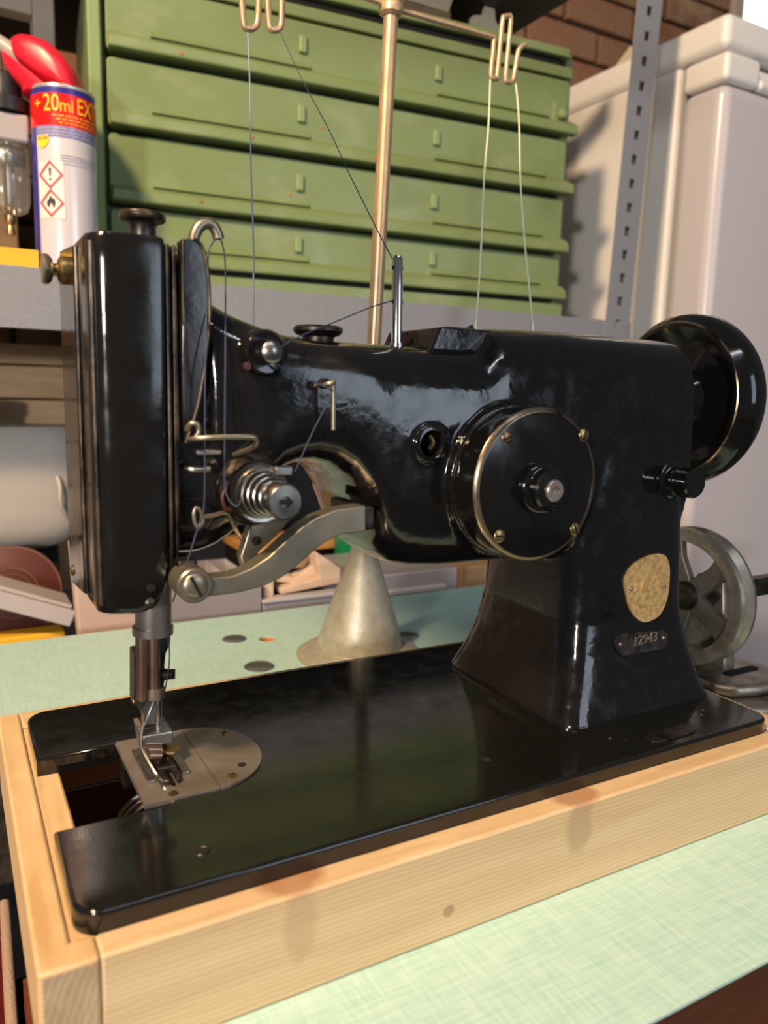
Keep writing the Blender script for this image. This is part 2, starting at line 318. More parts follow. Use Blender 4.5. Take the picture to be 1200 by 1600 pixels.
# cut the slot on the left side of the outline
pts = outl[:]; i0 = max(i for i, p in enumerate(pts) if p[0] < 1e-6 and p[1] > .1)
pts = pts[:i0+1]+[(0, sy1), (sx1-.002, sy1), (sx1, sy1-.002), (sx1, sy0+.002), (sx1-.002, sy0), (0, sy0)]+pts[i0+1:]
def bed_mesh():
    bm = bmesh.new(); vs = [bm.verts.new((x, y, 0)) for x, y in pts]; fc = bm.faces.new(vs)
    ex = bmesh.ops.extrude_face_region(bm, geom=[fc]); nv = [g for g in ex['geom'] if isinstance(g, bmesh.types.BMVert)]
    bmesh.ops.translate(bm, verts=nv, vec=(0, 0, -.0085))
    bm.normal_update(); bmesh.ops.recalc_face_normals(bm, faces=bm.faces)
    te = [e for e in bm.edges if all(abs(v.co.z) < 1e-6 for v in e.verts)]
    bmesh.ops.bevel(bm, geom=te, offset=.0016, segments=3, affect='EDGES', profile=.5)
    b = MB(); b.v = [v.co.copy() for v in bm.verts]; bm.verts.index_update(); b.f = [tuple(v.index for v in f.verts) for f in bm.faces]; bm.free(); return b
bd_ = bed_mesh().build('bed', 'bed_enamel', sm, ang=75); bd_.modifiers.new('weighted', 'WEIGHTED_NORMAL').keep_sharp = True
for yy in (.0563, .1217): MB().box(.002, .036, yy-.0004, yy+.0004, -.0052, -.0016).build('slot_edge', 'worn_glint_edge', sm)
def sring(c0, c1, h0, h1, n, N=64):
    cx, cy, a, b = (c0+c1)/2, (h0+h1)/2, (c1-c0)/2, (h1-h0)/2; out = []
    for k in range(N):
        t = 2*math.pi*(k+.5)/N; c, s = math.cos(t), math.sin(t)
        out.append((cx+a*math.copysign(abs(c)**(2/n), c), cy+b*math.copysign(abs(s)**(2/n), s)))
    return out
def lerp(tab, x):
    if x <= tab[0][0]: return tab[0][1]
    for (x0, y0), (x1, y1) in zip(tab, tab[1:]):
        if x <= x1: t = (x-x0)/(x1-x0); return y0+(y1-y0)*t
    return tab[-1][1]
TOP = [(.046, .2225), (.0575, .2235), (.0615, .2190), (.0645, .2080), (.070, .2045), (.078, .2003), (.088, .1965), (.097, .1935), (.112, .1917), (.140, .1913), (.190, .1915), (.196, .1925), (.201, .1975), (.205, .2012), (.212, .2022), (.25, .2032), (.335, .2028)]
BOT = [(.046, .0985), (.062, .0982), (.070, .1005), (.0775, .106), (.084, .115), (.090, .126), (.097, .1335), (.104, .1365), (.112, .1372), (.120, .1355), (.128, .130), (.135, .120), (.140, .107), (.1435, .0985), (.148, .0925), (.155, .0875), (.165, .0852), (.18, .0838), (.25, .0825), (.335, .0825)]
YFR = [(.046, .067), (.0635, .067), (.067, .0635), (.09, .058), (.14, .054), (.19, .0515), (.25, .0505), (.335, .0505)]
YBK = [(.046, .132), (.09, .134), (.2, .138), (.335, .138)]
def arm():
    b = MB(); xs = sorted({x for t in (TOP, BOT, YFR) for x, _ in t} | {.046+i*.289/90 for i in range(91)}); rs = []
    for x in xs:
        n = 3.6 if x > .15 else 3.6+ (0.6 if x < .066 else 0)
        rs.append([(x, y, z) for y, z in sring(lerp(YFR, x), lerp(YBK, x), lerp(BOT, x), lerp(TOP, x), n)])
    b.rings(rs); return b
COL = [(-.006, .2405, .354, .034, .151), (.001, .2408, .3535, .0345, .1505), (.006, .2425, .3505, .0365, .148), (.012, .2452, .3490, .0388, .1458), (.020, .2480, .3470, .0412, .1435), (.032, .2512, .3440, .0446, .1405), (.05, .2540, .3412, .0478, .1385), (.09, .2550, .3395, .0490, .1375), (.13, .2550, .337, .0495, .1375), (.165, .256, .334, .0510, .137), (.185, .262, .329, .057, .130)]
def col_n(z): return lerp([(.0, 11), (.02, 9), (.06, 6.5), (.19, 5)], z)
def column():
    b = MB(); rs = []
    for i in range(len(COL)-1):
        for k in range(6):
            t = k/6; q = [COL[i][j]*(1-t)+COL[i+1][j]*t for j in range(5)]
            rs.append([(x, y, q[0]) for x, y in sring(q[1], q[2], q[3], q[4], col_n(q[0]))])
    b.rings(rs); return b
def col_y(x, z):
    q = [lerp([(c[0], c[j]) for c in COL], z) for j in range(1, 5)]
    cx, a, cy, bb = (q[0]+q[1])/2, (q[1]-q[0])/2, (q[2]+q[3])/2, (q[3]-q[2])/2
    n = col_n(z); return cy-bb*(1-min(.999, abs((x-cx)/a))**n)**(1/n)
body = arm(); cb = column(); body.add(cb.v, cb.f)
# round boss on the arm behind the crank cover
DX, DZ, DR = .2085, .1285, .0358
body.lathe([(DR+.002, 0), (DR+.0015, .012)], (DX, .060, DZ), (0, -1, 0), 64)
# blister round the small inspection hole and the lower right bolt
body.lathe([(.010, 0), (.0085, .007)], (.1625, .058, .1468), (0, -1, 0), 40)
HZ = at(1046, 750, .052)
body.lathe([(.0105, 0), (.009, .008)], (HZ.x, .056, HZ.z), (0, -1, 0), 40)
bo = body.build('body', 'enamel', sm, ang=180)
rm = bo.modifiers.new('fuse', 'REMESH'); rm.mode = 'VOXEL'; rm.voxel_size = .0011; rm.use_smooth_shade = True
s1 = bo.modifiers.new('soften', 'SMOOTH'); s1.factor = .5; s1.iterations = 5
cut = MB().cyl((.1625, .020, .1468), (.1625, .075, .1468), .0062, 40).cyl((.2655, .055, .0), (.2655, .056, .0), .0001).build('cutter', 'enamel')
cut.location = -wloc(sm)
cut2 = None
bl = bo.modifiers.new('hole', 'BOOLEAN'); bl.operation = 'DIFFERENCE'; bl.object = cut; bl.solver = 'EXACT'
cut.location = (0, 0, 0)
dg = bpy.context.evaluated_depsgraph_get(); dg.update()
nm = bpy.data.meshes.new_from_object(bo.evaluated_get(dg)); bo.modifiers.clear(); old = bo.data; bo.data = nm; bpy.data.objects.remove(cut)
for p in nm.polygons: p.use_smooth = True
nm.set_sharp_from_angle(angle=math.radians(55))
def part(name, m, mb, parent=sm, **k): return mb.build(name, m, parent, **k)
part('spring_clip', 'brass', MB().tube([(.1655, .058, .1440), (.1665, .0565, .1470), (.1655, .058, .1500)], .0012, 8, 4))
# head ----------------------------------------------------------------
def head():
    b = MB(); rs = []
    for z, x1, x0, dy in ((.0795, .036, .0225, .003), (.0805, .039, .0208, .0012), (.083, .0428, .0202, .0004), (.088, .0455, .020, 0), (.094, .0468, .020, 0), (.215, .0478, .020, 0), (.2225, .0478, .020, 0), (.2242, .0474, .0206, .0006), (.2248, .0465, .0215, .0015)):
        q = [(x0, .133-dy), (x0, .078+dy)]
        for k in range(7): t = math.pi+k*math.pi/12; q.append((x0+.009+.009*math.cos(t), .072+dy+.009*math.sin(t)))
        n = 10
        for k in range(1, n): s = k/n; q.append((x0+.009+(x1-x0-.009)*s, .063+dy-.0003*math.sin(math.pi*s)))
        q += [(x1-.0005, .0634+dy), (x1, .0645+dy), (x1, .133-dy)]
        rs.append([(x, y, z) for x, y in q])
    b.rings(rs); return b
hc = part('head_cover', 'enamel_smooth', head(), ang=35)
part('face_plate', 'enamel_smooth', MB().prism([(.0905, .083), (.131, .079), (.1325, .082), (.1325, .222), (.128, .2255), (.0905, .2225)], 'yz', .0186, .0202), bev=.0005)
part('edge_strip', 'worn_glint_edge', MB().tube([(.0196, .0893, .084), (.0193, .0893, .15), (.0196, .0893, .222)], .0008, 8))  # head corner strips: worn paint plus warm reflection put into the colour
part('edge_strip', 'worn_glint_edge', MB().tube([(.0215, .0668, .084), (.0213, .0668, .15), (.0215, .0668, .221)], .0012, 8))
part('edge_strip', 'worn_glint_edge', MB().box(.0478, .0494, .0635, .070, .090, .2225), bev=.0005)
part('edge_strip', 'worn_glint_edge', MB().prism([(.0503, .100), (.0516, .100), (.0525, .150), (.0520, .2225), (.0506, .2225)], 'xz', .0645, .072), bev=.0004)
p_ = lambda u, v, y: (at(u, v, y).x, at(u, v, y).z)
leaf = [(283, 373), (303, 373), (315, 384), (323, 412), (327, 455), (327, 505), (321, 565), (311, 625), (299, 668), (290, 692), (286, 650), (284, 560)]
part('take_up_guard', 'enamel_smooth', MB().prism([p_(u, v, .063) for u, v in leaf], 'xz', .063, .070), bev=.0006)
part('guard_edge', 'worn_glint_edge', MB().tube([at(u, v, .0627) for u, v in leaf[1:10]], .0007, 8, 4))
part('guard_edge', 'worn_glint_edge', MB().tube([at(u, v, .0627) for u, v in ((286, 375), (286, 460), (290, 540), (298, 605))], .0006, 8, 4))
part('take_up_hook', 'bronze_steel', MB().tube([at(u, v, .082) for u, v in ((300, 400), (303, 372), (311, 355), (322, 349), (333, 353), (339, 364), (342, 374))], .0024, 12, 4))
k1 = at(223, 362, .097)
ts = part('tension_screw', 'dark_steel', MB().lathe([(.0070, -.003), (.0070, .0025), (.0055, .0035), (.0052, .0090), (.0060, .0105), (.0086, .0115), (.0090, .0130), (.0086, .0146), (.003, .0152), (.0029, .0152), (.0029, .0140), (0, .0140)], (k1.x, .097, .2245)))
part('knurl', 'worn_glint_edge', MB().lathe([(.0088, 0), (.0093, .0006), (.0093, .0026), (.0088, .0032)], (k1.x, .097, .2360), seg=28), ts)
tm = at(125, 425, .103)
th = part('thumb_screw', 'brass', MB().lathe([(.0052, -.001), (.0056, .001), (.0056, .003), (.0046, .0040), (.0026, .0046), (.0024, .0062)], (.0188, .103, tm.z), (-1, 0, 0), 24))
part('thumb_knob', 'bronze_steel', MB().lathe([(.0026, .0060), (.0045, .0066), (.0058, .0078), (.0060, .0094), (.0052, .0102), (0, .0103)], (.0188, .103, tm.z), (-1, 0, 0), 24), th)
def screw(name, c, ax, r, m='brass', parent=sm, slot=(1, .4), dome=.0008):
    ax = Vector(ax).normalized()
    o = part(name, m, MB().lathe([(r, -.002), (r, .0002), (r*.85, dome*.8), (r*.4, dome), (0, dome*1.05)], c, ax, 20), parent)
    a = ax.orthogonal().normalized(); b = ax.cross(a); d = (a*slot[0]+b*slot[1]).normalized(); e = ax.cross(d)
    M = Matrix((d, e, ax)).transposed().to_4x4(); M.translation = Vector(c)
    part('slot', 'hole_black', MB().box(-r*.9, r*.9, -r*.13, r*.13, dome*.2, dome*1.12, M), o); return o
screw('screw', (.0186, .1235, .0860), (-1, 0, 0), .0026)
part('screw_hole', 'hole_black', MB().lathe([(.0018, 0), (.0018, .0004), (0, .0004)], (.0395, .0617, .0905), (0, -1, 0), 16))
part('screw_stub', 'dark_steel', MB().lathe([(.0022, 0), (.0022, .0012), (.0010, .002), (0, .002)], (.0392, .0622, .0842), (0, -1, 0), 16))
# fittings on the arm --------------------------------------------------
sp = at(425, 550, .050)
st = part('pretension_stud', 'enamel', MB().lathe([(.0095, -.012), (.0092, .002), (.0080, .0034), (.0060, .0030)], (sp.x, .0585, sp.z), (0, -1, 0), 36))
part('stud_button', 'steel', MB().lathe([(.0030, 0), (.0030, .004), (.0046, .0046), (.0044, .0062), (.0030, .0074), (0, .0078)], (sp.x, .0555, sp.z), (0, -1, 0), 28), st)
part('paint_chip', 'red_wear', MB().lathe([(.0018, 0), (.0016, .0008), (0, .001)], (sp.x-.0082, .056, sp.z-.0058), (0, -1, 0), 12), st)
pa, pb = at(521, 603, .046), at(521, 672, .046)
gp = part('thread_hook', 'bronze_steel', MB().tube([(pa.x-.0035, .056, pa.z), (pa.x-.0032, .048, pa.z+.0004), (pa.x-.001, .0455, pa.z+.001), pa, pb], .00105, 10, 4))
part('hook_boss', 'worn_glint_edge', MB().lathe([(.0022, 0), (.0022, .0035), (.001, .0042), (0, .0042)], (pa.x-.0026, .0515, pa.z+.0008), (0, -1, 0), 14), gp)
# flat oil cap, thread post
oc = at(497, 512, .085)
part('oil_cap', 'dark_steel', MB().lathe([(.0072, -.006), (.0072, .0018), (.0098, .0028), (.0112, .0042), (.0112, .0056), (.0100, .0066), (0, .0072)], (oc.x, .085, .1912), seg=36))
tp = at(620, 530, .078)
po = part('thread_post', 'hook_chrome', MB().lathe([(.0034, -.004), (.0034, .0008), (.0026, .001), (.0026, .0385), (.0018, .0400), (0, .0404)], (tp.x, .078, .1912), (-.02, 0, 1), 20))
for hz in (.0345, .0195): part('thread_eye', 'hole_black', MB().lathe([(.0009, 0), (.0009, .0056)], (tp.x+.0028-.02*hz, .078, .1912+hz), (-1, -.1, 0), 10), po)
tc0 = MB().prism([(.1735, .1895), (.2145, .1895), (.2145, .2004), (.1785, .2004)], 'xz', .072, .122)
tcv = part('top_cover', 'enamel', tc0, bev=.0008)
for (x, y) in ((.186, .078), (.203, .080)): screw('screw', (x, y, .2004), (0, 0, 1), .0024, 'worn_glint_edge', tcv)
part('guide_clip', 'dark_steel', MB().box(.193, .206, .084, .092, .2004, .2020).tube([(.205, .088, .2018), (.2075, .088, .2035), (.2085, .088, .2018)], .0008, 6, 3), tcv)
# round crank cover ------------------------------------------------------
cc = part('crank_cover', 'enamel_smooth', MB().lathe([(DR-.0005, -.004), (DR, 0), (DR, .0172), (DR-.0015, .0190), (DR-.003, .0192), (0, .0192)], (DX, .0505, DZ), (0, -1, 0), 96), ang=30)
part('cover_rim', 'rim_worn', MB().lathe([(DR-.0022, .0190), (DR-.0002, .0172), (DR+.0002, .0178), (DR-.0008, .0192), (DR-.0022, .0196), (DR-.0022, .0190)], (DX, .0505, DZ), (0, -1, 0), 96, False), cc)
part('cover_rim', 'rim_worn', MB().lathe([(DR, 0), (DR+.0012, .0006), (DR+.0012, .0014), (DR, .0020), (DR, 0)], (DX, .0500, DZ), (0, -1, 0), 96, False), cc)
for (u, v, sl) in ((793, 684, (1, -.5)), (913, 680, (1, .6)), (781, 838, (.7, -1)), (899, 827, (.4, 1))):
    q = at(u, v, .0310); d = Vector((q.x-DX, 0, q.z-DZ)); screw('screw', (q.x, .0313, q.z), (0, -1, 0), .0031, 'brass', cc, sl)
hb = part('crank_hub', 'enamel', MB().lathe([(.0118, -.002), (.0118, .0035), (.0108, .0045), (.0098, .0048), (.0098, .0092), (.0088, .0104), (.0055, .0106)], (DX, .0313, DZ-.001), (0, -1, 0), 48), cc, ang=30)
part('hub_screw', 'plate_steel', MB().lathe([(.0050, .009), (.0050, .0115), (.0042, .0122), (.0022, .0122), (.0020, .0108), (0, .0106)], (DX, .0313, DZ-.001), (0, -1, 0), 28), cc)
# bolt knob lower right
bk = part('bolt', 'enamel', MB().lathe([(.0080, -.004), (.0080, .004), (.0072, .0046), (.0068, .0050), (.0082, .0056), (.0082, .0135), (.0074, .0146), (0, .0146)], (HZ.x, .049, HZ.z), (0, -1, 0), 32), ang=30)
# handwheel -----------------------------------------------------------
WX, WY, WZ = .3600, .094, .1690
hw = part('handwheel', 'enamel_smooth', MB().lathe([(.008, -.026), (.008, .002), (.016, .004), (.020, .010), (.034, .013), (.0420, .006), (.0445, .004), (.0475, .0045), (.0490, .007), (.0515, .010), (.0525, .015), (.0525, .021), (.0508, .025), (.0460, .027), (.034, .020), (.012, .018), (0, .018)], (WX, WY, WZ), (1, 0, 0), 96), ang=30)
part('wheel_rim', 'rim_worn', MB().lathe([(.0464, .0042), (.0472, .0036), (.0480, .0042), (.0474, .0050), (.0464, .0042)], (WX, WY, WZ), (1, 0, 0), 96, False), hw)
# badge, number plate, bed plate ----------------------------------------
def decal(poly, off, th, name, m, rows=14):
    b = MB(); n = len(poly); cx = sum(p[0] for p in poly)/n; cz = sum(p[1] for p in poly)/n; rs = []
    for k in range(1, rows+1):
        t = k/rows; rs.append([(cx+(x-cx)*t, col_y(cx+(x-cx)*t, cz+(z-cz)*t)-off, cz+(z-cz)*t) for x, z in poly])
    rs.append([(x, col_y(x, z)-off+th, z) for x, z in poly])
    b.rings(rs); return part(name, m, b)
def pc(u, v):
    p = at(u, v, .05)
    for _ in range(4): p = at(u, v, col_y(p.x, p.z))
    return p
bpts = []
bd = [(977, 930), (974, 908), (982, 888), (1000, 873), (1022, 865), (1036, 867), (1043, 880), (1044, 905), (1040, 935), (1030, 958), (1015, 969), (999, 970), (984, 954)]
bs2 = []
for i in range(len(bd)):
    p0, p1, p2, p3 = (Vector(bd[(i+k) % len(bd)]) for k in (-1, 0, 1, 2))
    for k in range(4):
        t = k/4; bs2.append(.5*((2*p1)+(p2-p0)*t+(2*p0-5*p1+4*p2-p3)*t*t+(3*p1-p0-3*p2+p3)*t**3))
badge = decal([(pc(u, v).x, pc(u, v).z) for u, v in bs2], .0012, .0012, 'badge', 'gilt')
for u, v in ((983, 919), (1035, 915)):
    q = pc(u, v); part('rivet', 'plate_steel', MB().lathe([(.0014, -.001), (.0014, .0014), (.0008, .0022), (0, .0023)], q, (0, -1, 0), 14), badge)
for (u0, v0, u1, v1) in ((1003, 903, 998, 922), (998, 922, 1012, 920), (1010, 898, 1016, 914), (1002, 932, 1018, 929), (992, 905, 990, 925), (1024, 900, 1026, 920), (996, 945, 1020, 942)):
    a, b = pc(u0, v0), pc(u1, v1); a.y -= .0013; b.y -= .0013; part('relief', 'gilt', MB().tube([a, (a+b)/2, b], .0006, 6), badge)
npl = decal([(pc(u, v).x, pc(u, v).z) for u, v in ((958, 1004), (962, 992), (968, 990), (1034, 983), (1041, 990), (1041, 1005), (1036, 1013), (972, 1024), (962, 1018))], .0010, .0010, 'number_plate', 'dark_steel', 6)
for u, v in ((967, 1006), (1034, 996)):
    part('rivet', 'plate_steel', MB().lathe([(.0011, -.001), (.0011, .0012), (.0006, .0018), (0, .0019)], pc(u, v), (0, -1, 0), 12), npl)
vs, fs = text_mesh('12943', .0078, .0003); q = pc(985, 1009); q2 = pc(1026, 999)
ex = (q2-q).normalized(); M = Matrix((ex, Vector((0, 0, 1)), ex.cross(Vector((0, 0, 1))))).transposed().to_4x4(); M.translation = q+Vector((0, -.0014, 0))
part('number', 'plate_steel', MB().add(vs, fs, M), npl)
bp_ = [(.2705, .0075), (.2735, .0055), (.2985, .0055), (.3045, .0082), (.3045, .0125), (.3010, .0155), (.2775, .0155), (.2715, .0125)]
part('bed_plate', 'dark_steel', MB().prism(bp_, 'xy', 0, .0008), bev=.0002)
# cast lettering on the column, reading downwards
vs, fs = text_mesh('XOIN', .0068, .0006)
q = pc(1006, 655); M = Matrix.Translation(q+Vector((0, .0002, 0))) @ Matrix(((0, 1, 0, 0), (0, 0, -1, 0), (-1, 0, 0, 0), (0, 0, 0, 1)))
part('cast_letters', 'enamel', MB().add(vs, fs, M))
for x, y, z in ((.3155, .018, .0), (.3225, .020, .0), (.333, .019, .0), (.255, .0205, .0), (.262, .016, .0), (.3290, .024, .0)):
    part('paint_blister', 'worn_glint_edge', MB().lathe([(.0009, 0), (.0007, .0005), (0, .0007)], (x, y, 0), seg=8))
# small hole in the column's left face
part('screw_hole', 'hole_black', MB().lathe([(.0022, 0), (.0022, .0012), (0, .0012)], (.2512, .068, .030), (-1, 0, .05), 16))
# tension assembly --------------------------------------------------------
TX, TZ = .0808, .1280
ta = part('tension_base', 'dark_steel', MB().lathe([(.0150, -.008), (.0150, .001), (.0142, .003), (.0125, .0045), (.0122, .0058)], (TX, .0610, TZ), (0, -1, 0), 40))
for i, (r, h) in enumerate(((.0128, .0062), (.0122, .0084), (.0115, .0118))):
    part('tension_disc', ('dark_steel', 'steel', 'steel')[i], MB().lathe([(r*.5, h), (r*.9, h+.0002), (r, h+.0010), (r, h+.0015), (r*.88, h+.0012), (r*.5, h+.0012)], (TX, .0610, TZ), (0, -1, 0), 40), ta)
hel = [(TX+(.0098-.0045*k/72)*math.cos(k*2*math.pi/18), .0610-.0135-.0145*k/72, TZ+(.0098-.0045*k/72)*math.sin(k*2*math.pi/18)) for k in range(73)]
part('tension_spring', 'steel', MB().tube(hel, .00075, 8), ta)
part('tension_shaft', 'dark_steel', MB().cyl((TX, .050, TZ), (TX, .026, TZ), .0034), ta)
nut = part('tension_nut', 'steel', MB().lathe([(.0052, 0), (.0066, .001), (.0070, .003), (.0070, .0090), (.0062, .0100), (.0022, .0101), (.0020, .0085), (0, .0085)], (TX, .0335, TZ), (0, -1, 0), 36), ta)
part('slot', 'hole_black', MB().box(TX-.0026, TX+.0026, .0228, .0240, TZ-.0008, TZ+.0008), nut)
a = at(440, 735, .045); part('check_tab', 'steel', MB().box(a.x-.003, a.x+.0045, .044, .048, a.z-.002, a.z+.0015), ta, bev=.0005)
part('check_spring', 'red_wear', MB().tube([at(u, v, .056) for u, v in ((355, 762), (348, 775), (352, 793), (362, 797))], .0010, 8, 4), ta)
# wire guides -------------------------------------------------------------
g = lambda *l: [at(u, v, y) for u, v, y in l]
part('wire_guide', 'bronze_steel', MB().tube(g((292, 672, .060), (298, 662, .058), (308, 663, .057), (311, 674, .057), (305, 685, .057), (294, 687, .057), (310, 685, .052), (345, 683, .049), (392, 683, .048), (401, 689, .049), (397, 698, .051), (378, 706, .058), (366, 711, .062)), .00115, 10, 4))
part('wire_guide', 'steel', MB().tube(g((291, 733, .062), (298, 734, .058), (328, 734, .057)), .0012, 10, 3))
part('wire_guide', 'bronze_steel', MB().tube(g((316, 806, .054), (312, 797, .054), (306, 794, .054), (303, 803, .054), (305, 819, .054), (311, 824, .054), (317, 815, .054)), .0008, 8, 4, True).tube(g((313, 807, .054), (330, 806, .055), (353, 801, .057), (361, 812, .058), (370, 830, .060), (380, 846, .064)), .0009, 8, 4))
part('guide_plate', 'plate_steel', MB().box(at(307, 708, .064).x, at(345, 708, .064).x, .0625, .067, at(320, 711, .063).z, at(320, 704, .063).z), bev=.0005)
# presser lifting link and its bracket
tp_ = [(300, 893), (335, 903), (365, 900), (392, 889), (420, 871), (445, 848), (470, 826), (495, 809), (525, 797), (566, 791), (572, 791)]
bt_ = [(572, 831), (566, 831), (535, 835), (512, 845), (490, 862), (465, 884), (440, 903), (410, 917), (375, 926), (340, 931), (300, 936)]
YL = .050
lk = part('lifting_link', 'bronze_steel', MB().prism([p_(u, v, YL) for u, v in tp_+bt_], 'xz', YL, YL+.010), bev=.0006, ang=50)
e0 = at(572, 811, YL)
part('link_end', 'dark_steel', MB().box(e0.x-.0005, e0.x+.0045, YL+.001, .085, at(572, 829, YL).z, at(572, 793, YL).z), lk, bev=.0005)
pv = at(303, 914, YL)
part('pivot_washer', 'bronze_steel', MB().lathe([(.0070, -.012), (.0070, .0015), (.0064, .0022), (.0050, .0022)], (pv.x, YL, pv.z), (0, -1, 0), 36), lk)
screw('pivot_screw', (pv.x, YL-.0022, pv.z), (0, -1, 0), .0050, 'bronze_steel', lk, (.35, 1), .0012)
part('link_bracket', 'dark_steel', MB().box(pv.x-.004, pv.x+.004, YL+.008, .075, pv.z-.003, .101), bev=.001)
br = [(398, 800), (470, 800), (452, 815), (432, 838), (405, 862), (392, 885), (382, 890), (376, 870)]
kb = part('knee_bracket', 'bronze_steel', MB().prism([p_(u, v, .070) for u, v in br], 'xz', .070, .076), bev=.0006)
q = at(401, 845, .070); screw('screw', (q.x, .0698, q.z), (0, -1, 0), .0020, 'dark_steel', kb)
# needle and presser bars ---------------------------------------------------
NX, NY = .0474, .0957
nb = lambda u, v, dy=0: at(u, v, .0945+dy)
def bar(u0, v0, u1, v1, r, seg=16, dy=0): return MB().cyl(nb(u0, v0, dy), nb(u1, v1, dy), r, seg)
mat('copper_steel', (.42, .27, .20), .32, .9, var=((.26, .17, .125), 90, (1, 1, .4), .42, .62))
part('bar_bushing', 'plate_steel', bar(240, 985, 239, 860, .0078, 28))
part('bar_collar', 'plate_steel', bar(239, 990, 239, 978, .0088, 28))
part('presser_bar', 'copper_steel', bar(223, 1092, 222, 985, .0026, 18, -.003))
part('needle_bar', 'copper_steel', bar(241, 1084, 240, 985, .0026, 18, -.003))
bp0 = [(247, 982), (266, 982), (265, 1005), (258, 1020), (256, 1040), (258, 1052), (254, 1075), (248, 1082), (244, 1082)]
part('bar_bracket', 'dark_steel', MB().prism([p_(u, v, .096) for u, v in bp0], 'xz', .0945, .104), bev=.0008)
part('bar_back', 'plate_steel', MB().prism([p_(u, v, .098) for u, v in ((214, 988), (250, 988), (250, 1085), (230, 1090), (214, 1100))], 'xz', .0975, .103), bev=.0006)
part('bar_side_plate', 'dark_steel', MB().prism([p_(u, v, .0955) for u, v in ((208, 1018), (216, 1016), (216, 1098), (208, 1098))], 'xz', .093, .1035), bev=.0005)
kn = nb(257, 1054); screw('needle_clamp_screw', (kn.x, .0945, kn.z), (1, -.3, 0), .0026, 'dark_steel', sm, (1, 0), .0042)
part('needle_clamp', 'plate_steel', bar(242, 1090, 242, 1074, .0042, 20, -.002))
part('needle', 'hook_chrome', MB().lathe([(.0002, 0), (.0007, .004), (.0008, .018), (.0011, .020), (.0011, .042)], (nb(247, 1160).x, .0945, .0012), seg=10))
foot = part('presser_foot', 'steel', MB().prism([p_(u, v, .094) for u, v in ((207, 1094), (232, 1094), (234, 1086), (248, 1086), (248, 1100), (244, 1112), (244, 1132), (222, 1132), (222, 1116), (214, 1104), (207, 1100))], 'xz', .0935, .0985), bev=.0006)
part('foot_fork', 'plate_steel', MB().prism([p_(u, v, .098) for u, v in ((211, 1128), (219, 1126), (224, 1166), (218, 1168))], 'xz', .090, .102), foot, bev=.0004)
part('foot_fork', 'plate_steel', MB().prism([p_(u, v, .100) for u, v in ((248, 1126), (258, 1124), (265, 1146), (262, 1158), (252, 1158))], 'xz', .096, .104), foot, bev=.0004)
fb_ = nb(246, 1150, -.004)
part('foot_block', 'steel', MB().box(fb_.x-.0070, fb_.x+.0062, .087, .096, fb_.z-.0032, fb_.z+.0026), foot, bev=.0007)
for k, (u0, u1, v) in enumerate(((228, 252, 1161), (231, 252, 1171), (233, 252, 1180))):
    a, b = nb(u0, v, -.006-.003*k), nb(u1, v, -.006-.003*k); part('foot_rib', 'copper_steel', MB().cyl((a.x, a.y, max(a.z, .003)), (b.x, b.y, max(b.z, .003)), .0017, 12), foot)
part('foot_sole', 'dark_steel', MB().prism([(.0450, .0700), (.0475, .0690), (.0475, .096), (.0450, .096)], 'xy', .0012, .0036).prism([(.0505, .0690), (.0530, .0705), (.0530, .096), (.0505, .096)], 'xy', .0012, .0036).box(.0450, .0530, .0800, .0960, .0012, .0042), foot, bev=.0005)
part('foot_wire', 'steel', MB().tube([nb(225, 1128, -.004), nb(221, 1150, -.006), nb(223, 1172, -.009), Vector((.0436, .077, .0035)), Vector((.0450, .0705, .0030))], .0007, 8, 4), foot)
part('foot_wire', 'hook_chrome', MB().tube([nb(243, 1090, -.005), nb(234, 1112, -.006), nb(225, 1134, -.006)], .0006, 8, 3), foot)
bl0 = nb(264, 1172, -.004)
part('foot_lever', 'brass', MB().lathe([(.0012, -.002), (.0012, 0), (.0044, .0002), (.0046, .0012), (.0040, .0018), (0, .0020)], (bl0.x, bl0.y, max(bl0.z, .004)), (.15, -.25, 1), 20), foot)
# needle plate -------------------------------------------------------------
half = [(.0662, .1217)]+[(.0662+.0277*math.sin(math.pi*k/24), .0900+.0317*math.cos(math.pi*k/24)) for k in range(1, 24)]+[(.0662, .0583)]
np1 = part('needle_plate', 'plate_steel', curve_slab([half], .0010, .0022), ang=30, bev=.0002)
np2 = part('needle_plate', 'plate_steel', curve_slab([[(.0345, .0583), (.0659, .0583), (.0659, .1217), (.0345, .1217)], [(.0440, .066), (.0452, .066), (.0452, .084), (.0440, .084)], [(.0480, .068), (.0500, .068), (.0500, .100), (.0480, .100)]], .0010, .0022), ang=30, bev=.0002)
part('plate_bed', 'hole_black', MB().box(.044, .066, .060, .12, -.0083, -.0045))
for x0, x1, y0, y1 in ((.0392, .0428, .0745, .1075), (.0543, .0580, .0760, .0985)):
    part('plate_rail', 'steel', MB().box(x0, x1, y0, y1, .0010, .0024), np2, bev=.0003)
for u, v, mm in ((270, 1240, 'brass'), (363, 1212, 'brass'), (350, 1146, 'brass')):
    q = atz(u, v, .001); screw('screw', (q.x, q.y, .0007), (0, 0, 1), .0026, mm, np2 if u < 300 else np1, (1, .3), .0006)
q = atz(378, 1195, .001); part('screw_hole', 'hole_black', MB().lathe([(.0020, 0), (.0020, .0003), (0, .0003)], (q.x, q.y, .0009), seg=16), np1)
part('feed_dog', 'dark_steel', MB().box(.0482, .0498, .070, .098, -.002, .0013), np2)
for u, v in ((316, 1330), (760, 1187)):
    q = atz(u, v, 0); part('oil_hole', 'hole_black', MB().lathe([(.0022, -.001), (.0022, .0002), (0, .0002)], (q.x, q.y, 0), seg=16))
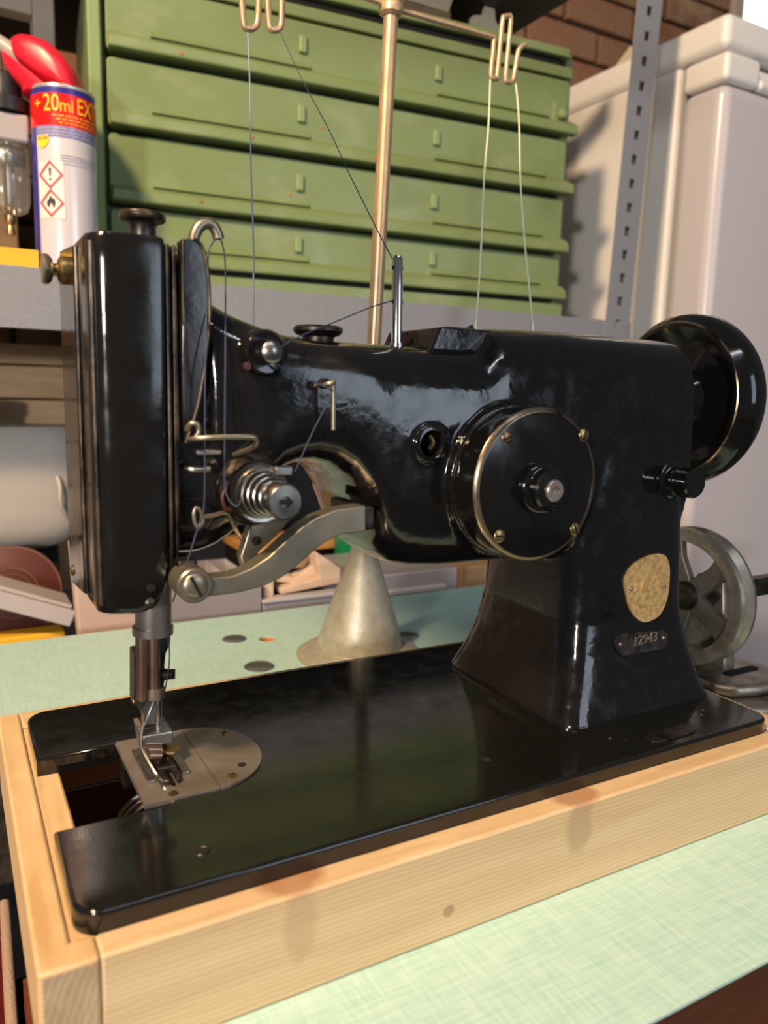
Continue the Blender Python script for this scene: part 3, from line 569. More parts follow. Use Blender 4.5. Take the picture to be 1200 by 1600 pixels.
rim = MB().lathe([(.0017, -.0003), (.0026, .0004), (.0030, 0)], (atz(316, 1330, 0).x, atz(316, 1330, 0).y, 0), seg=18, cap=False); part('hole_rim', 'worn_glint_edge', rim)
# rotary hook under the plate
hkx = atz(177, 1250, -.018); hc_ = Vector((hkx.x+.0150, .080, -.024))
hk = part('rotary_hook', 'hook_chrome', MB().lathe([(.0178, 0), (.0192, .0004), (.0192, .0030), (.0178, .0034)], hc_, (-.25, -1, .12), 48, False).lathe([(.0158, .004), (.0172, .0044), (.0172, .0064), (.0158, .0068)], hc_, (-.25, -1, .12), 48, False))
part('hook_base', 'dark_steel', MB().lathe([(.013, -.012), (.0150, 0), (.0120, .003), (0, .003)], hc_, (-.25, -1, .12), 32), hk)
part('slot_plate', 'dark_steel', MB().box(.036, .060, .112, .1215, -.020, -.0025), bev=.001)
# ------------------------------------------------------------------ threads
def thread(name, m, label, runs, r=.0005, sm_=5):
    b = MB()
    for run in runs: b.tube(run, r, 6, sm_)
    return solo(b, name, m, label, 'thread', 'sewing threads')
YR = .306
thread('thread', 'thread_blue', 'dark blue thread laced through the front of the sewing machine', [
    g((626, 466, .0775), (580, 480, .075), (531, 500, .072), (470, 525, .060), (437, 545, .0525), (430, 566, .0515), (470, 588, .050), (511, 606, .0455), (518, 616, .0455), (490, 672, .047), (461, 737, .050)),
    g((400, 790, .046), (384, 745, .047), (374, 788, .047), (362, 786, .050), (353, 768, .052), (351, 720, .054), (352, 560, .060), (352, 420, .0795), (348, 384, .0815), (342, 373, .0795), (332, 380, .0775), (325, 410, .072), (321, 560, .056), (320, 690, .0535), (319, 790, .054), (310, 822, .053), (292, 880, .054), (284, 900, .062), (270, 940, .085)),
    [(.0530, .0935, .068), (.0535, .0915, .050), (.0515, .0918, .036), (.0502, .0935, .030), (.0500, .0937, .005)]], .00032)
thread('thread', 'thread_cream', 'cream thread hanging from the inner hook of the right wire arm', [[at(766, 124, YR), at(763, 200, .285), at(757, 270, .26), at(752, 380, .21), at(748, 450, .17), at(745, 490, .150), at(743, 512, .1385), at(743, 512, .1385)+Vector((0, 0, -.03))]], .0007)
thread('thread', 'thread_cream', 'cream thread hanging from the outer hook of the right wire arm', [[at(806, 130, YR), at(811, 190, .29), at(813, 280, .26), at(820, 380, .22), at(827, 450, .18), at(831, 496, .152), at(833, 514, .1390), at(833, 514, .1390)+Vector((0, 0, -.03))]], .0007)
thread('thread', 'thread_pale', 'pale blue thread hanging from the left wire arm before the green cabinet', [[at(387, 46, YR), at(390, 120, .29), at(392, 250, .24), at(396, 380, .18), at(396, 440, .15), at(396, 508, .1345), at(396, 508, .1345)+Vector((0, 0, -.03))]], .00045)
thread('thread', 'thread_blue', 'fine dark thread slanting from the left wire arm to the thread post', [[at(436, 46, YR), at(470, 120, .27), at(515, 205, .22), at(545, 270, .18), at(600, 380, .10), at(622, 418, .0765)]], .00032)
# ------------------------------------------------------------------ thread stand
rb, rt = at(567, 868, YR), at(612, 3, YR)
ts_ = thing('thread_stand', 'brass rod thread stand on a silver cone base behind the machine', 'thread stand', (.2625, YR, ZT))
d_ = (rt-rb).normalized()
part('cone_base', 'cast_alu', MB().lathe([(.0365, .002), (.0362, .006), (.0340, .016), (.0300, .030), (.0235, .050), (.0165, .070), (.0118, .084), (.0100, .094), (.0092, .104), (.0092, .122), (.0075, .124), (0, .124)], (.2625, YR, ZT), (.02, 0, 1), 48), ts_)
part('flange', 'cast_alu', MB().lathe([(.0520, 0), (.0525, .002), (.0500, .004), (.0430, .0075), (.0355, .009), (0, .009)], (.2625, YR, ZT), seg=48), ts_)
part('rod', 'gold_paint', MB().cyl(rb, rt+d_*.03, .0055, 24), ts_)
part('collar', 'gold_paint', MB().lathe([(.0065, -.003), (.0088, -.001), (.0092, .004), (.0080, .006), (.0095, .008), (.0095, .014)], rt-d_*.0075, d_, 28), ts_)
a0 = at(622, 15, YR); a1 = at(757, 54, YR)
hookR = [a0, a1, at(768, 58, YR), at(772, 64, YR), at(767, 115, YR), at(769, 122, YR), at(775, 122, YR), at(777, 115, YR), at(785, 35, YR), at(788, 27, YR), at(794, 26, YR), at(798, 34, YR), at(790, 118, YR), at(792, 127, YR), at(799, 128, YR), at(803, 120, YR), at(809, 84, YR), at(813, 75, YR), at(820, 70, YR)]
part('wire_arm', 'gold_paint', MB().tube(hookR, .0022, 10, 4), ts_)
l0 = at(597, 5, YR); dx = Vector((1, 0, 0))
zb = at(385, 44, YR); zc = at(431, 46, YR)
hookL = [l0, Vector((.215, YR, l0.z+.002)), at(446, -36, YR), at(441, -20, YR), at(440, 30, YR), at(437, 44, YR), at(428, 47, YR), at(421, 40, YR), at(417, -20, YR), at(412, -34, YR), at(405, -20, YR), at(403, 30, YR), at(398, 43, YR), at(388, 45, YR), at(381, 38, YR), at(377, -10, YR), at(372, -22, YR), at(366, -26, YR)]
part('wire_arm', 'gold_paint', MB().tube(hookL, .0022, 10, 4), ts_)
# ------------------------------------------------------------------ belt pulley right of the box
PX, PY, PZ = .436, .125, .0290
pu = thing('belt_pulley', 'spoked grey metal pulley wheel on a bracket behind the machine column', 'pulley', (PX+.02, PY, ZT))
part('rim', 'pulley_metal', MB().lathe([(.0400, -.008), (.0460, -.0092), (.0495, -.0080), (.0500, -.005), (.0470, 0), (.0500, .005), (.0495, .0080), (.0460, .0092), (.0400, .008), (.0390, 0), (.0400, -.008)], (PX, PY, PZ), (1, 0, 0), 64, False), pu)
for k in range(5):
    t = math.radians(-24+72*k); M = Matrix.Translation((PX, PY, PZ)) @ Matrix.Rotation(t, 4, 'X')
    part('spoke', 'spoke_metal', MB().prism([(-.0075, .006), (.0075, .006), (.0062, .028), (.0095, .0405), (-.0095, .0405), (-.0062, .028)], 'yz', -.003, .003, M), pu, bev=.001)
part('hub', 'dark_steel', MB().lathe([(.0045, -.009), (.0095, -.008), (.0105, -.005), (.0105, .010), (.0100, .030), (.0100, .050), (0, .050)], (PX, PY, PZ), (1, 0, 0), 32), pu)
part('bracket', 'pulley_metal', MB().prism([(PY-.012, PZ+.012), (PY+.012, PZ+.012), (PY+.020, ZT+.022), (PY-.020, ZT+.022)], 'yz', PX+.022, PX+.034), pu, bev=.002)
part('lever', 'dark_steel', MB().box(PX+.034, PX+.14, PY-.006, PY+.006, PZ-.008, PZ+.006), pu, bev=.002)
bsp = [(.412, .085), (.424, .068), (.45, .060), (.49, .058), (.510, .075), (.510, .150), (.49, .165), (.44, .160), (.418, .13)]
part('base_casting', 'pulley_metal', MB().prism(bsp, 'xy', ZT, ZT+.014), pu, bev=.005, seg=4)
part('base_cover', 'pulley_metal', MB().prism([(.4635+(x-.4625)*.72, .11+(y-.11)*.72) for x, y in bsp], 'xy', ZT+.014, ZT+.023), pu, bev=.004, seg=4)
part('base_slot', 'hole_black', MB().prism(rrect(.450, .485, .095, .103, .0039), 'xy', ZT+.0225, ZT+.0234), pu)
# ------------------------------------------------------------------ grey shelf unit
YS = .575; ZS = .2755
sh = thing('shelf_unit', 'grey metal shelving with a slotted upright beside the white freezer', 'shelf', (.4, .8, ZF))
SXL, SXR = -.45, .86
part('shelf_beam', 'shelf_grey', MB().box(SXL, SXR-.03, YS, YS+.0015, ZS-.056, ZS).box(SXL, SXR-.03, YS+.0015, YS+.014, ZS-.056, ZS-.0545), sh)
part('shelf_board', 'shelf_grey', MB().box(SXL, SXR-.03, YS+.0015, 1.12, ZS-.0015, ZS), sh)
part('shelf_board', 'shelf_grey', MB().box(SXL, SXR, .50, 1.12, -.104, -.1), sh)
part('shelf_board', 'black', MB().box(SXL, .7385, .63, 1.2, .70, .7015).box(SXL, .7385, .63, .632, .7015, .74), sh)
p0, p1 = at(947, 502, YS-.002), at(997, 0, YS-.002); ux = (p1.x-p0.x)/(p1.z-p0.z)
def upright(px, py, z0, z1, lean, w=.045, t=.0018):
    b = MB()
    X = lambda z: px+(z-p0.z)*lean
    zs = z0; pitch = .0315; a, c = .4*w, .62*w
    def q(xa, xb, za, zb):
        vs = [(X(za)+xa, py, za), (X(za)+xb, py, za), (X(zb)+xb, py, zb), (X(zb)+xa, py, zb)]
        vs += [(x, y+t, z) for x, y, z in vs]
        b.add(vs, [(0, 1, 2, 3), (7, 6, 5, 4), (0, 4, 5, 1), (1, 5, 6, 2), (2, 6, 7, 3), (3, 7, 4, 0)])
    q(0, a, z0, z1); q(c, w, z0, z1); n = int((z1-z0)/pitch)
    for i in range(n):
        za = z0+i*pitch; q(a, c, za, za+.019)
    q(a, c, z0+n*pitch, z1)
    vs = [(X(z0)+w-t, py+t, z0), (X(z0)+w, py+t, z0), (X(z0)+w, py+.04, z0), (X(z0)+w-t, py+.04, z0)]
    vs += [(x+(z1-z0)*lean, y, z1) for x, y, z in vs]
    b.add(vs, [(0, 1, 2, 3), (4, 5, 6, 7), (0, 1, 5, 4), (1, 2, 6, 5), (2, 3, 7, 6), (3, 0, 4, 7)])
    return b
part('upright', 'shelf_grey', upright(p0.x, YS-.002, .12, 1.1, ux), sh)
part('upright', 'shelf_grey', MB().box(p0.x-.02, p0.x+.02, YS-.002, YS+.0, ZF, .118), sh)
part('upright', 'shelf_grey', MB().box(SXL, SXL+.04, YS-.002, YS, ZF, 1.1), sh)
part('upright', 'shelf_grey', MB().box(SXL, SXL+.04, 1.12, 1.122, ZF, 1.1), sh)
part('upright', 'shelf_grey', MB().box(p0.x-.02, p0.x+.02, 1.12, 1.122, ZF, 1.1), sh)
# ------------------------------------------------------------------ green drawer cabinet
CW = .628; CR = math.radians(-5.5)
cab = thing('drawer_cabinet', 'green painted metal drawer cabinet standing on the grey shelf', 'cabinet', (.7534, .640, ZS), CR)
lp = lambda n, m, b, par=cab, **k: b.build(n, m, par, local=True, **k)
lp('carcass', 'green', MB().box(-CW, -CW+.012, 0, .28, 0, .361).box(-.010, 0, .004, .28, 0, .361).box(-CW, 0, .27, .28, 0, .361).box(-CW, 0, .004, .28, 0, .024).box(-CW+.012, -.010, .02, .27, .024, .34), bev=.002)
lp('top_rail', 'green', MB().box(-CW+.012, -.012, -.008, .28, .350, .3615).box(-CW+.012, -.002, -.002, .02, .3265, .3405), bev=.0015)
lp('top_gap', 'hole_black', MB().box(-CW+.014, -.022, .0, .022, .3405, .350))
lp('side_strip', 'green_tab', MB().box(-CW-.004, -CW+.010, -.010, .0, 0, .361), bev=.002)
zl = [.0285, .0945, .1735, .2515, .3288]
for i in range(4):
    z0, z1 = zl[i]+(.0 if i else .001), zl[i+1]-.006
    x0, x1 = -CW+.0155, -.006
    dr = lp('drawer', 'green', MB().prism(rrect(x0, x1, z0, z1, .006, 4), 'xz', -.002, .012), bev=.0012)
    # folded lower lip that stands proud, thrown outwards
    hgt = .0125
    lp('lip', 'green', MB().prism([(-.0150, z0+.002), (-.0135, z0), (0, z0), (0, z0+hgt+.008), (-.0135, z0+hgt)], 'yz', x0+.002, x1+.006+(.003 if i > 1 else 0)), dr, bev=.0012)
    for xa, xb in ((-.566, -.382), (-.212, -.040)):
        zz = z0+hgt+.0035
        lp('label_ledge', 'green', MB().prism([(-.002, zz+.003), (-.0062, zz+.0038), (-.0066, zz+.0056), (-.002, zz+.0105)], 'yz', xa, xb), dr, bev=.0006)
    for xt in (-.3950+.0012*i, -.2105):
        zt_ = (z0+z1)/2+.010
        lp('tab', 'green_tab', MB().box(xt-.0048, xt+.0048, -.0062, -.001, zt_-.0095, zt_+.0095), dr, bev=.0018, seg=3)
for i_, (xx, zz_) in enumerate(((-.535, .2570), (-.455, .1815), (-.405, .1270), (-.365, .2085), (-.300, .1790), (-.515, .1040))):
    lp('paint_speck', 'speck', MB().lathe([(.0022, 0), (.0018, .0006), (0, .0007)], (xx, -.0020 if i_ in (2, 3) else -.0150, zz_), (0, -1, 0), 7))
ph = lp('lock_plate', 'green', MB().box(-.031, -.010, -.0038, -.001, .262, .293), bev=.0008)
lp('lock_knob', 'green_tab', MB().lathe([(.0050, 0), (.0065, .003), (.0068, .007), (.0050, .010), (0, .011)], (-.0205, -.003, .2765), (0, -1, 0), 20), ph)
lp('foot_rail', 'green', MB().box(-CW, 0, -.006, .004, 0, .0245), bev=.001)
lp('foot_gap', 'hole_black', MB().box(-CW+.02, -.028, -.0062, -.004, .0250, .0285))
# ------------------------------------------------------------------ spray can
CX, CY, CRD = .0868, .613, .0292
sc = thing('spray_can', 'tall white and red aerosol can with a red flip nozzle cap', 'spray can', (CX, CY, ZS))
ctop = at(100, 134, CY-CRD).z
vdir = math.atan2(CAM.y-CY, CAM.x-CX)                      # the side of the can that faces the room
def zc(v): return at(100, v, CY-CRD).z
part('tin', 'can_white', MB().lathe([(CRD-.002, 0), (CRD, .002), (CRD, ctop-ZS-.004), (CRD-.001, ctop-ZS)], (CX, CY, ZS), seg=64), sc)
part('seam_rim', 'tin_rim', MB().lathe([(CRD, 0), (CRD+.0008, .0015), (CRD+.0004, .0035), (CRD-.004, .0042), (0, .0042)], (CX, CY, ctop-.002), seg=64), sc)
def band(name, m, z0, z1, off=.0003, a0=None, a1=None):
    b = MB(); n = 48; aa = -math.pi if a0 is None else a0; ab = math.pi if a1 is None else a1
    rs = []
    for k in range(n+1):
        t = vdir+aa+(ab-aa)*k/n; c, s = math.cos(t), math.sin(t)
        rs.append([(CX+(CRD+o)*c, CY+(CRD+o)*s, z) for o, z in ((off, z0), (off, z1), (-.0004, z1), (-.0004, z0))])
    b.rings(rs); return part(name, m, b, sc)
zr0, zr1 = zc(197), zc(146)
band('blue_band', 'can_blue', zr1, ctop-.0015)
band('red_band', 'can_red', zr0, zr1)
band('lavender_band', 'can_lavender', zc(215), zr0)
band('blue_back', 'can_blue', ZS+.003, zr0, .00045, -3.0, -.98)
def wrap(vs, s0, z0, off):
    out = []
    for p in vs:
        t = vdir+(p.x+s0)/CRD; r = CRD+off+p.z; out.append((CX+r*math.cos(t), CY+r*math.sin(t), z0+p.y))
    return out
def wtext(s, size, s0, z, m, off=.0007, name='print', width=None):
    vs, fs = text_mesh(s, size)
    if width:
        x0 = min(v.x for v in vs); x1 = max(v.x for v in vs)
        for v in vs: v.x = (v.x-x0)*width/(x1-x0)
    part(name, m, MB().add(wrap(vs, s0, z, off), fs), sc)
wtext('+', .014, -.0285, zr0+.0150, 'print_yellow', name='lettering', width=.0075)
wtext('20', .0215, -.0178, zr0+.0128, 'print_yellow', name='lettering', width=.0142)
wtext('ml', .0170, -.0026, zr0+.0128, 'print_yellow', name='lettering', width=.0110)
wtext('EXTRA', .0205, .0128, zr0+.0128, 'print_yellow', name='lettering', width=.0420)
def patch(poly, s0, z0, m, off, name): return part(name, m, MB().add(wrap([Vector((x, y, 0)) for x, y in poly], s0, z0, off), [tuple(range(len(poly)))]), sc)
def strip(x0, x1, z0, z1, m, off, name):
    n = max(1, int((x1-x0)/.003)); b = MB(); vs = []; fs = []
    for k in range(n+1): x = x0+(x1-x0)*k/n; vs += [Vector((x, z0, 0)), Vector((x, z1, 0))]
    for k in range(n): fs.append((2*k, 2*k+2, 2*k+3, 2*k+1))
    return part(name, m, MB().add(wrap(vs, 0, 0, off), fs), sc)
for r_, zz in enumerate((zr0+.0082, zr0+.0050, zr0+.0018)):
    x = -.010+.003*r_
    while x < .034:
        wd = random.uniform(.003, .006); strip(x, x+wd, zz, zz+.0018, 'print_orange', .0007, 'fine_print'); x += wd+.0012
for zz in (zc(212), zc(207), zc(202)):
    x = -.024
    while x < .030:
        wd = random.uniform(.003, .007); strip(x, x+wd, zz, zz+.0008, 'print_grey', .0007, 'fine_print'); x += wd+.0013
for zz in (zc(243), zc(247), zc(251), zc(256)):
    strip(-.004, .034, zz, zz+.0007, 'print_grey', .0006, 'fine_print')
patch([(-.006, .004), (.006, .004), (.0062, -.002), (.0035, -.0062), (0, -.0078), (-.0035, -.0062), (-.0062, -.002)], -.0205, zc(219), 'print_yellow', .0009, 'emblem')
wtext('WD-40', .0042, -.0258, zc(219)-.0002, 'print_navy', .0012, 'lettering', width=.0106)
strip(-.0262, -.0015, zc(342), zc(253), 'print_pale', .0005, 'warning_panel')
def diamond(s0, z, h=.0122, wd=.0018):
    b = MB(); O = [(0, h), (h*.92, 0), (0, -h), (-h*.92, 0)]; N_ = 8; O2 = []
    for k in range(4):
        for q in range(N_): t = q/N_; O2.append((O[k][0]*(1-t)+O[(k+1) % 4][0]*t, O[k][1]*(1-t)+O[(k+1) % 4][1]*t))
    I = [(x*(1-wd/h*1.3), y*(1-wd/h*1.3)) for x, y in O2]; n = len(O2)
    vs = [Vector((x, y, 0)) for x, y in O2+I]; b.add(wrap(vs, s0, z, .0009), [(k, (k+1) % n, n+(k+1) % n, n+k) for k in range(n)]); return part('hazard_diamond', 'print_red', b, sc)
h1z, h2z = zc(274), zc(318)
diamond(-.0138, h1z, .0130, .0022); diamond(-.0138, h2z, .0130, .0022)
patch([(-.0012, .0062), (.0012, .0062), (.0007, -.001), (-.0007, -.001)], -.0138, h1z, 'print_black', .0010, 'hazard_symbol'); patch([(-.0009, -.0032), (.0009, -.0032), (.0009, -.005), (-.0009, -.005)], -.0138, h1z, 'print_black', .0010, 'hazard_symbol')
patch([(0, .0068), (.0018, .0035), (.0030, .0045), (.0042, .001), (.0036, -.0025), (.0022, -.0045), (.0014, -.002), (0, .0005), (-.0014, -.002), (-.0022, -.0045), (-.0036, -.0025), (-.0042, .001), (-.0024, .003)], -.0138, h2z, 'print_black', .0010, 'hazard_symbol')
# cap: a slanting oval hood above an open lower jaw, turned to the left
rtv = Vector((RT.x, RT.y, 0)).normalized(); bkv = Vector((-rtv.y, rtv.x, 0))
CB = Vector((CX, CY, ctop+.002))
def capP(a, b, h): return CB+rtv*a+bkv*b+Vector((0, 0, h))
def puff(poly, D, ctr, pw=2.6, n=9):
    P2 = [((u-103)/1640, (130-v)/1640) for u, v in poly]; c = ((ctr[0]-103)/1640, (130-ctr[1])/1640); b = MB(); rs = []
    Q = []
    m_ = len(P2)
    for i in range(m_):
        p0, p1, p2, p3 = (Vector(P2[(i+k) % m_]) for k in (-1, 0, 1, 2))
        for k in range(4):
            t = k/4; Q.append(.5*((2*p1)+(p2-p0)*t+(2*p0-5*p1+4*p2-p3)*t*t+(3*p1-p0-3*p2+p3)*t**3))
    for k in range(2*n+1):
        d = -math.cos(math.pi*k/(2*n)); sc_ = max(.03, (1-abs(d)**pw)**(1/pw)) if abs(d) < 1 else .03
        rs.append([capP(c[0]+(x-c[0])*sc_, D*d, c[1]+(y-c[1])*sc_) for x, y in Q])
    b.rings(rs); return b
part('cap_hood', 'cap_red', puff([(33, 62), (40, 55), (52, 52), (72, 55), (94, 64), (114, 82), (126, 100), (133, 122), (134, 136), (122, 134), (104, 127), (84, 120), (64, 108), (46, 94), (36, 80)], .026, (88, 98), 3.6), sc, ang=70)
part('cap_body', 'cap_red', puff([(13, 74), (18, 76), (30, 90), (46, 101), (66, 114), (86, 124), (106, 131), (133, 135), (133, 140), (52, 140), (44, 130), (28, 112), (17, 93)], .0245, (90, 128)), sc, ang=70)
part('cap_post', 'cap_red', MB().cyl(capP(-.030, -.010, .004), capP(-.030, -.010, .020), .0035, 14).cyl(capP(-.022, -.012, .002), capP(-.022, -.012, .014), .0026, 12), sc)
part('straw', 'straw_grey', MB().tube([capP(-.028, -.006, .025), capP(-.038, -.006, .030), capP(-.050, -.006, .038), capP(-.066, -.006, .046), capP(-.090, -.006, .052)], .0075, 14, 3), sc)
# ------------------------------------------------------------------ air filter regulator on the left
YA = .640
ap = lambda u, v: at(u, v, YA)
af = thing('air_regulator', 'compressed air filter regulator with black knob and clear bowl, far left', 'regulator', (ap(8, 370).x, YA, ap(8, 370).z))
ax_ = ap(8, 200).x
def zA(v): return ap(8, v).z
part('knob', 'plastic_black', MB().lathe([(.012, zA(182)), (.0245, zA(180)), (.0250, zA(160)), (.0170, zA(155)), (.0165, zA(122)), (.0150, zA(118)), (0, zA(118))], (ax_, YA, 0), seg=36), af)
part('valve_block', 'plastic_grey', MB().box(ax_-.030, ax_+.020, YA-.020, YA+.020, zA(228), zA(183)), af, bev=.003)
part('side_port', 'brass', MB().cyl((ax_+.018, YA, zA(200)), (ax_+.027, YA, zA(200)), .0055, 6), af)
part('bowl', 'bowl', MB().lathe([(.0185, zA(228)), (.0205, zA(233)), (.0205, zA(310)), (.0175, zA(328)), (.009, zA(336)), (0, zA(337))], (ax_, YA, 0), seg=36), af)
part('filter_stem', 'steel', MB().cyl((ax_+.001, YA, zA(320)), (ax_+.001, YA, zA(230)), .0032, 14).lathe([(.010, zA(262)), (.0115, zA(258)), (.0115, zA(240)), (.009, zA(232))], (ax_, YA, 0), seg=24), af)
part('drain_cock', 'brass', MB().lathe([(.0015, zA(368)), (.0042, zA(366)), (.0042, zA(358)), (.0030, zA(352)), (.0050, zA(346)), (.0050, zA(336)), (.003, zA(333))], (ax_+.0008, YA, 0), seg=20), af)
part('pipe', 'plastic_grey', MB().cyl((ax_-.004, YA, zA(120)), (ax_-.004, YA, zA(60)), .0032, 14), af)
part('mount', 'plastic_grey', MB().box(ax_-.10, ax_-.028, YA-.012, YA+.20, zA(224), zA(190)), af, bev=.002)
# yellow carton and frame behind it
b = MB().box(-.16, at(60, 408, .600).x, .592, .70, ZS, at(30, 388, .592).z); solo(b, 'yellow_carton', 'yellow', 'flat yellow carton on the grey shelf below the air regulator', 'box', bev=.001)
fx0, fx1 = at(52, 40, .95).x, at(86, 40, .95).x
rk = thing('wooden_rack', 'pale painted wooden rack behind the red capped can', 'rack', (fx0, .96, ZS))
part('post', 'beige_paint', MB().box(fx0, fx1, .95, .99, ZS, .6985), rk, bev=.002)
zz = at(20, 13, .95).z; part('rail', 'beige_paint', MB().box(-.44, fx0, .955, .985, zz, max(zz+.012, .6985)), rk, bev=.002)
part('post', 'beige_paint', MB().box(-.44, -.40, .95, .99, ZS, .6985), rk, bev=.002)
# dark box added for the shadows behind the can and cabinet gap
q0, q1 = at(88, 100, 1.05), at(140, 20, 1.05)
solo(MB().box(q0.x-.02, q1.x+.06, 1.04, 1.12, ZS, .60), 'back_box', 'dark_wood', 'dark brown box standing in for shadow between rack and green cabinet', 'box', bev=.003)
solo(MB().box(q0.x-.30, q0.x-.06, 1.05, 1.12, ZS, .50), 'back_box', 'cardboard', 'brown box behind the air regulator at the left edge', 'box', bev=.003)
# ------------------------------------------------------------------ things on top of the cabinet
ztc = ZS+.3615
cbx = thing('cardboard_tray', 'open tan cardboard tray on top of the green cabinet', 'box', (.58, .74, ztc))
part('tray_wall', 'cardboard', MB().box(.47, .60, .72, .724, ztc, ztc+.045).box(.47, .474, .724, .84, ztc, ztc+.045).box(.596, .60, .724, .84, ztc, ztc+.045), cbx)
part('tray_floor', 'cardboard', MB().box(.474, .596, .724, .84, ztc, ztc+.003), cbx)
part('flap', 'paper', MB().box(-.06, .06, -.001, .001, 0, .05, Matrix.Translation((.535, .719, ztc+.043)) @ Matrix.Rotation(math.radians(38), 4, 'X')), cbx)
pc_ = at(762, 28, .715)
clv = MB()
pts_ = []
for k in range(48):
    t = 2*math.pi*k/48; r = .024+.0065*math.cos(4*t+.4); pts_.append((pc_.x+r*math.cos(t), pc_.z+r*math.sin(t)*1.15))
zb_ = min(p[1] for p in pts_)
clv.prism([(x, z-(zb_-ztc)) for x, z in pts_], 'xz', .714, .717)
solo(clv, 'paper_tag', 'paper', 'pale clover shaped card leaning on the cabinet top', 'card')
solo(MB().box(.615, .70, .76, .85, ztc, ztc+.030), 'small_box', 'dark_wood', 'small dark box on the cabinet top behind the clover card', 'box', bev=.002)
# ------------------------------------------------------------------ freezer
FX = .95; FY0 = .546; FY1 = .622; ZL0, ZL1 = .659, .703
fz = thing('freezer', 'white upright freezer standing right of the grey shelving', 'freezer', (FX+.3, .85, ZF))
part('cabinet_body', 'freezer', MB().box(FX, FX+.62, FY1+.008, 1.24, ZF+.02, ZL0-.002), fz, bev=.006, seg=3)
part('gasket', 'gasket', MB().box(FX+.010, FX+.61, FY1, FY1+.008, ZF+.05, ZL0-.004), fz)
dr_ = part('door', 'freezer_shaded', MB().box(FX, FX+.62, FY0, FY1, ZF+.06, .6135), fz, bev=.016, seg=5)
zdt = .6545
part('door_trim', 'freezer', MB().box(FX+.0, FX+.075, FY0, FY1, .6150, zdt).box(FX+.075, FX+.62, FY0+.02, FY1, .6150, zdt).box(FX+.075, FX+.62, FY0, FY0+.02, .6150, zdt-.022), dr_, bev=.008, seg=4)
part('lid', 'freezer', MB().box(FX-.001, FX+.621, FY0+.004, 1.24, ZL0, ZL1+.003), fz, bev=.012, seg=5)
part('foot', 'black', MB().box(FX+.05, FX+.57, FY1, 1.2, ZF, ZF+.02), fz)
# jar and paper near the freezer
jr = thing('glass_jar', 'dark lidded jar between the brick wall and the freezer top', 'jar', (.965+.06, 1.12, ZL1+.004))
jz = ZL1+.004
jx, jy = 1.02, 1.17
jr.location = (jx, jy, jz)
part('jar_body', 'dark_steel', MB().lathe([(.040, 0), (.044, .006), (.044, .040), (.036, .050)], (jx, jy, jz), seg=32), jr)
part('jar_lid', 'black', MB().lathe([(.040, .050), (.046, .052), (.046, .064), (.040, .068), (0, .068)], (jx, jy, jz), seg=32), jr)
q = atx(985, 76, FX+.03)
solo(MB().prism([(q.y-.03, ZL1+.004), (q.y+.045, ZL1+.004), (q.y, q.z+.004)], 'yz', FX+.029, FX+.031), 'folded_paper', 'paper', 'pointed corner of folded white paper standing on the freezer', 'paper')
cq = at(1105, 15, 1.0)
bk_ = thing('grey_canister', 'grey round canister with a dark cable on the freezer top', 'canister', (cq.x, 1.0, jz))
part('canister_body', 'plastic_grey', MB().lathe([(.055, 0), (.06, .005), (.06, .20), (.05, .21), (0, .21)], (cq.x, 1.0, jz), seg=40), bk_)
part('cable', 'plastic_black', MB().tube([(cq.x-.035, .93, jz+.004), (cq.x-.02, .925, jz+.05), (cq.x-.005, .925, jz+.12), (cq.x+.0, .93, jz+.19)], .004, 8, 4), bk_)
# ------------------------------------------------------------------ lower shelf, left: jug, tin, flat box
ZB = -.1
yj = .70
j0, j1 = at(2, 680, yj), at(118, 845, yj)
jug = thing('plastic_jug', 'milky white plastic jug under the grey shelf', 'jug', (j0.x, yj+.06, at(40, 862, yj).z))
jz0, jz1 = at(40, 864, yj).z, at(40, 668, yj).z
rs = []
for t, s in ((0, .55), (.02, .68), (.06, .80), (.12, .90), (.2, .97), (.3, 1), (.6, 1), (.86, .99), (.95, .95), (1, .86)):
    z = jz0+(jz1-jz0)*t; cx = at(8, 760, yj).x; hw = .082*s; hd = .05*s
    rs.append([(x, y, z) for x, y in sring(cx-hw, cx+hw+.005, yj-.0+.05-hd, yj+.05+hd, 4, 40)])
part('jug_body', 'jug', MB().rings(rs), jug)
part('jug_neck', 'jug', MB().lathe([(.018, 0), (.018, .018), (.021, .020), (.021, .034), (0, .034)], (at(-50, 700, yj).x, yj+.05, jz1-.001), seg=24), jug)
hx = at(96, 760, yj).x
part('jug_handle', 'jug', MB().tube([(hx-.004, yj+.0005, at(96, 745, yj).z), (hx-.002, yj-.006, at(96, 760, yj).z), (hx-.002, yj-.006, at(96, 785, yj).z), (hx+.004, yj+.0005, at(96, 805, yj).z)], .0025, 10, 4), jug)
solo(MB().box(-.10, at(95, 900, .73).x, .735, .80, ZB, jz0-.001), 'crate', 'black', 'dark crate holding up the white plastic jug', 'box', bev=.003)
cr = thing('plank_crate', 'brown wooden crate of wide planks in the shade under the shelf', 'crate', (-.02, .86, ZB))
for k_, (v0, v1) in enumerate(((500, 569), (572, 622), (625, 690), (693, 760), (763, 1010))):
    za, zb_ = at(40, v1, .82).z, at(40, v0, .82).z
    part('plank', 'crate_wood', MB().box(-.30, .115, .82, .834, max(za, ZB), min(zb_, ZS-.06)), cr, bev=.0015)
part('back', 'crate_wood', MB().box(-.30, .115, .90, .915, ZB, ZS-.06), cr)
tn = at(20, 925, .655)
tin = thing('round_tin', 'dark red round tin lying on edge under the jug', 'tin', (tn.x, .67, ZB))
rT = (at(100, 940, .655)-tn).length*.98
nz = Vector((.05, -1, .22)).normalized(); tc_ = Vector((tn.x, .665, tn.z-.004))
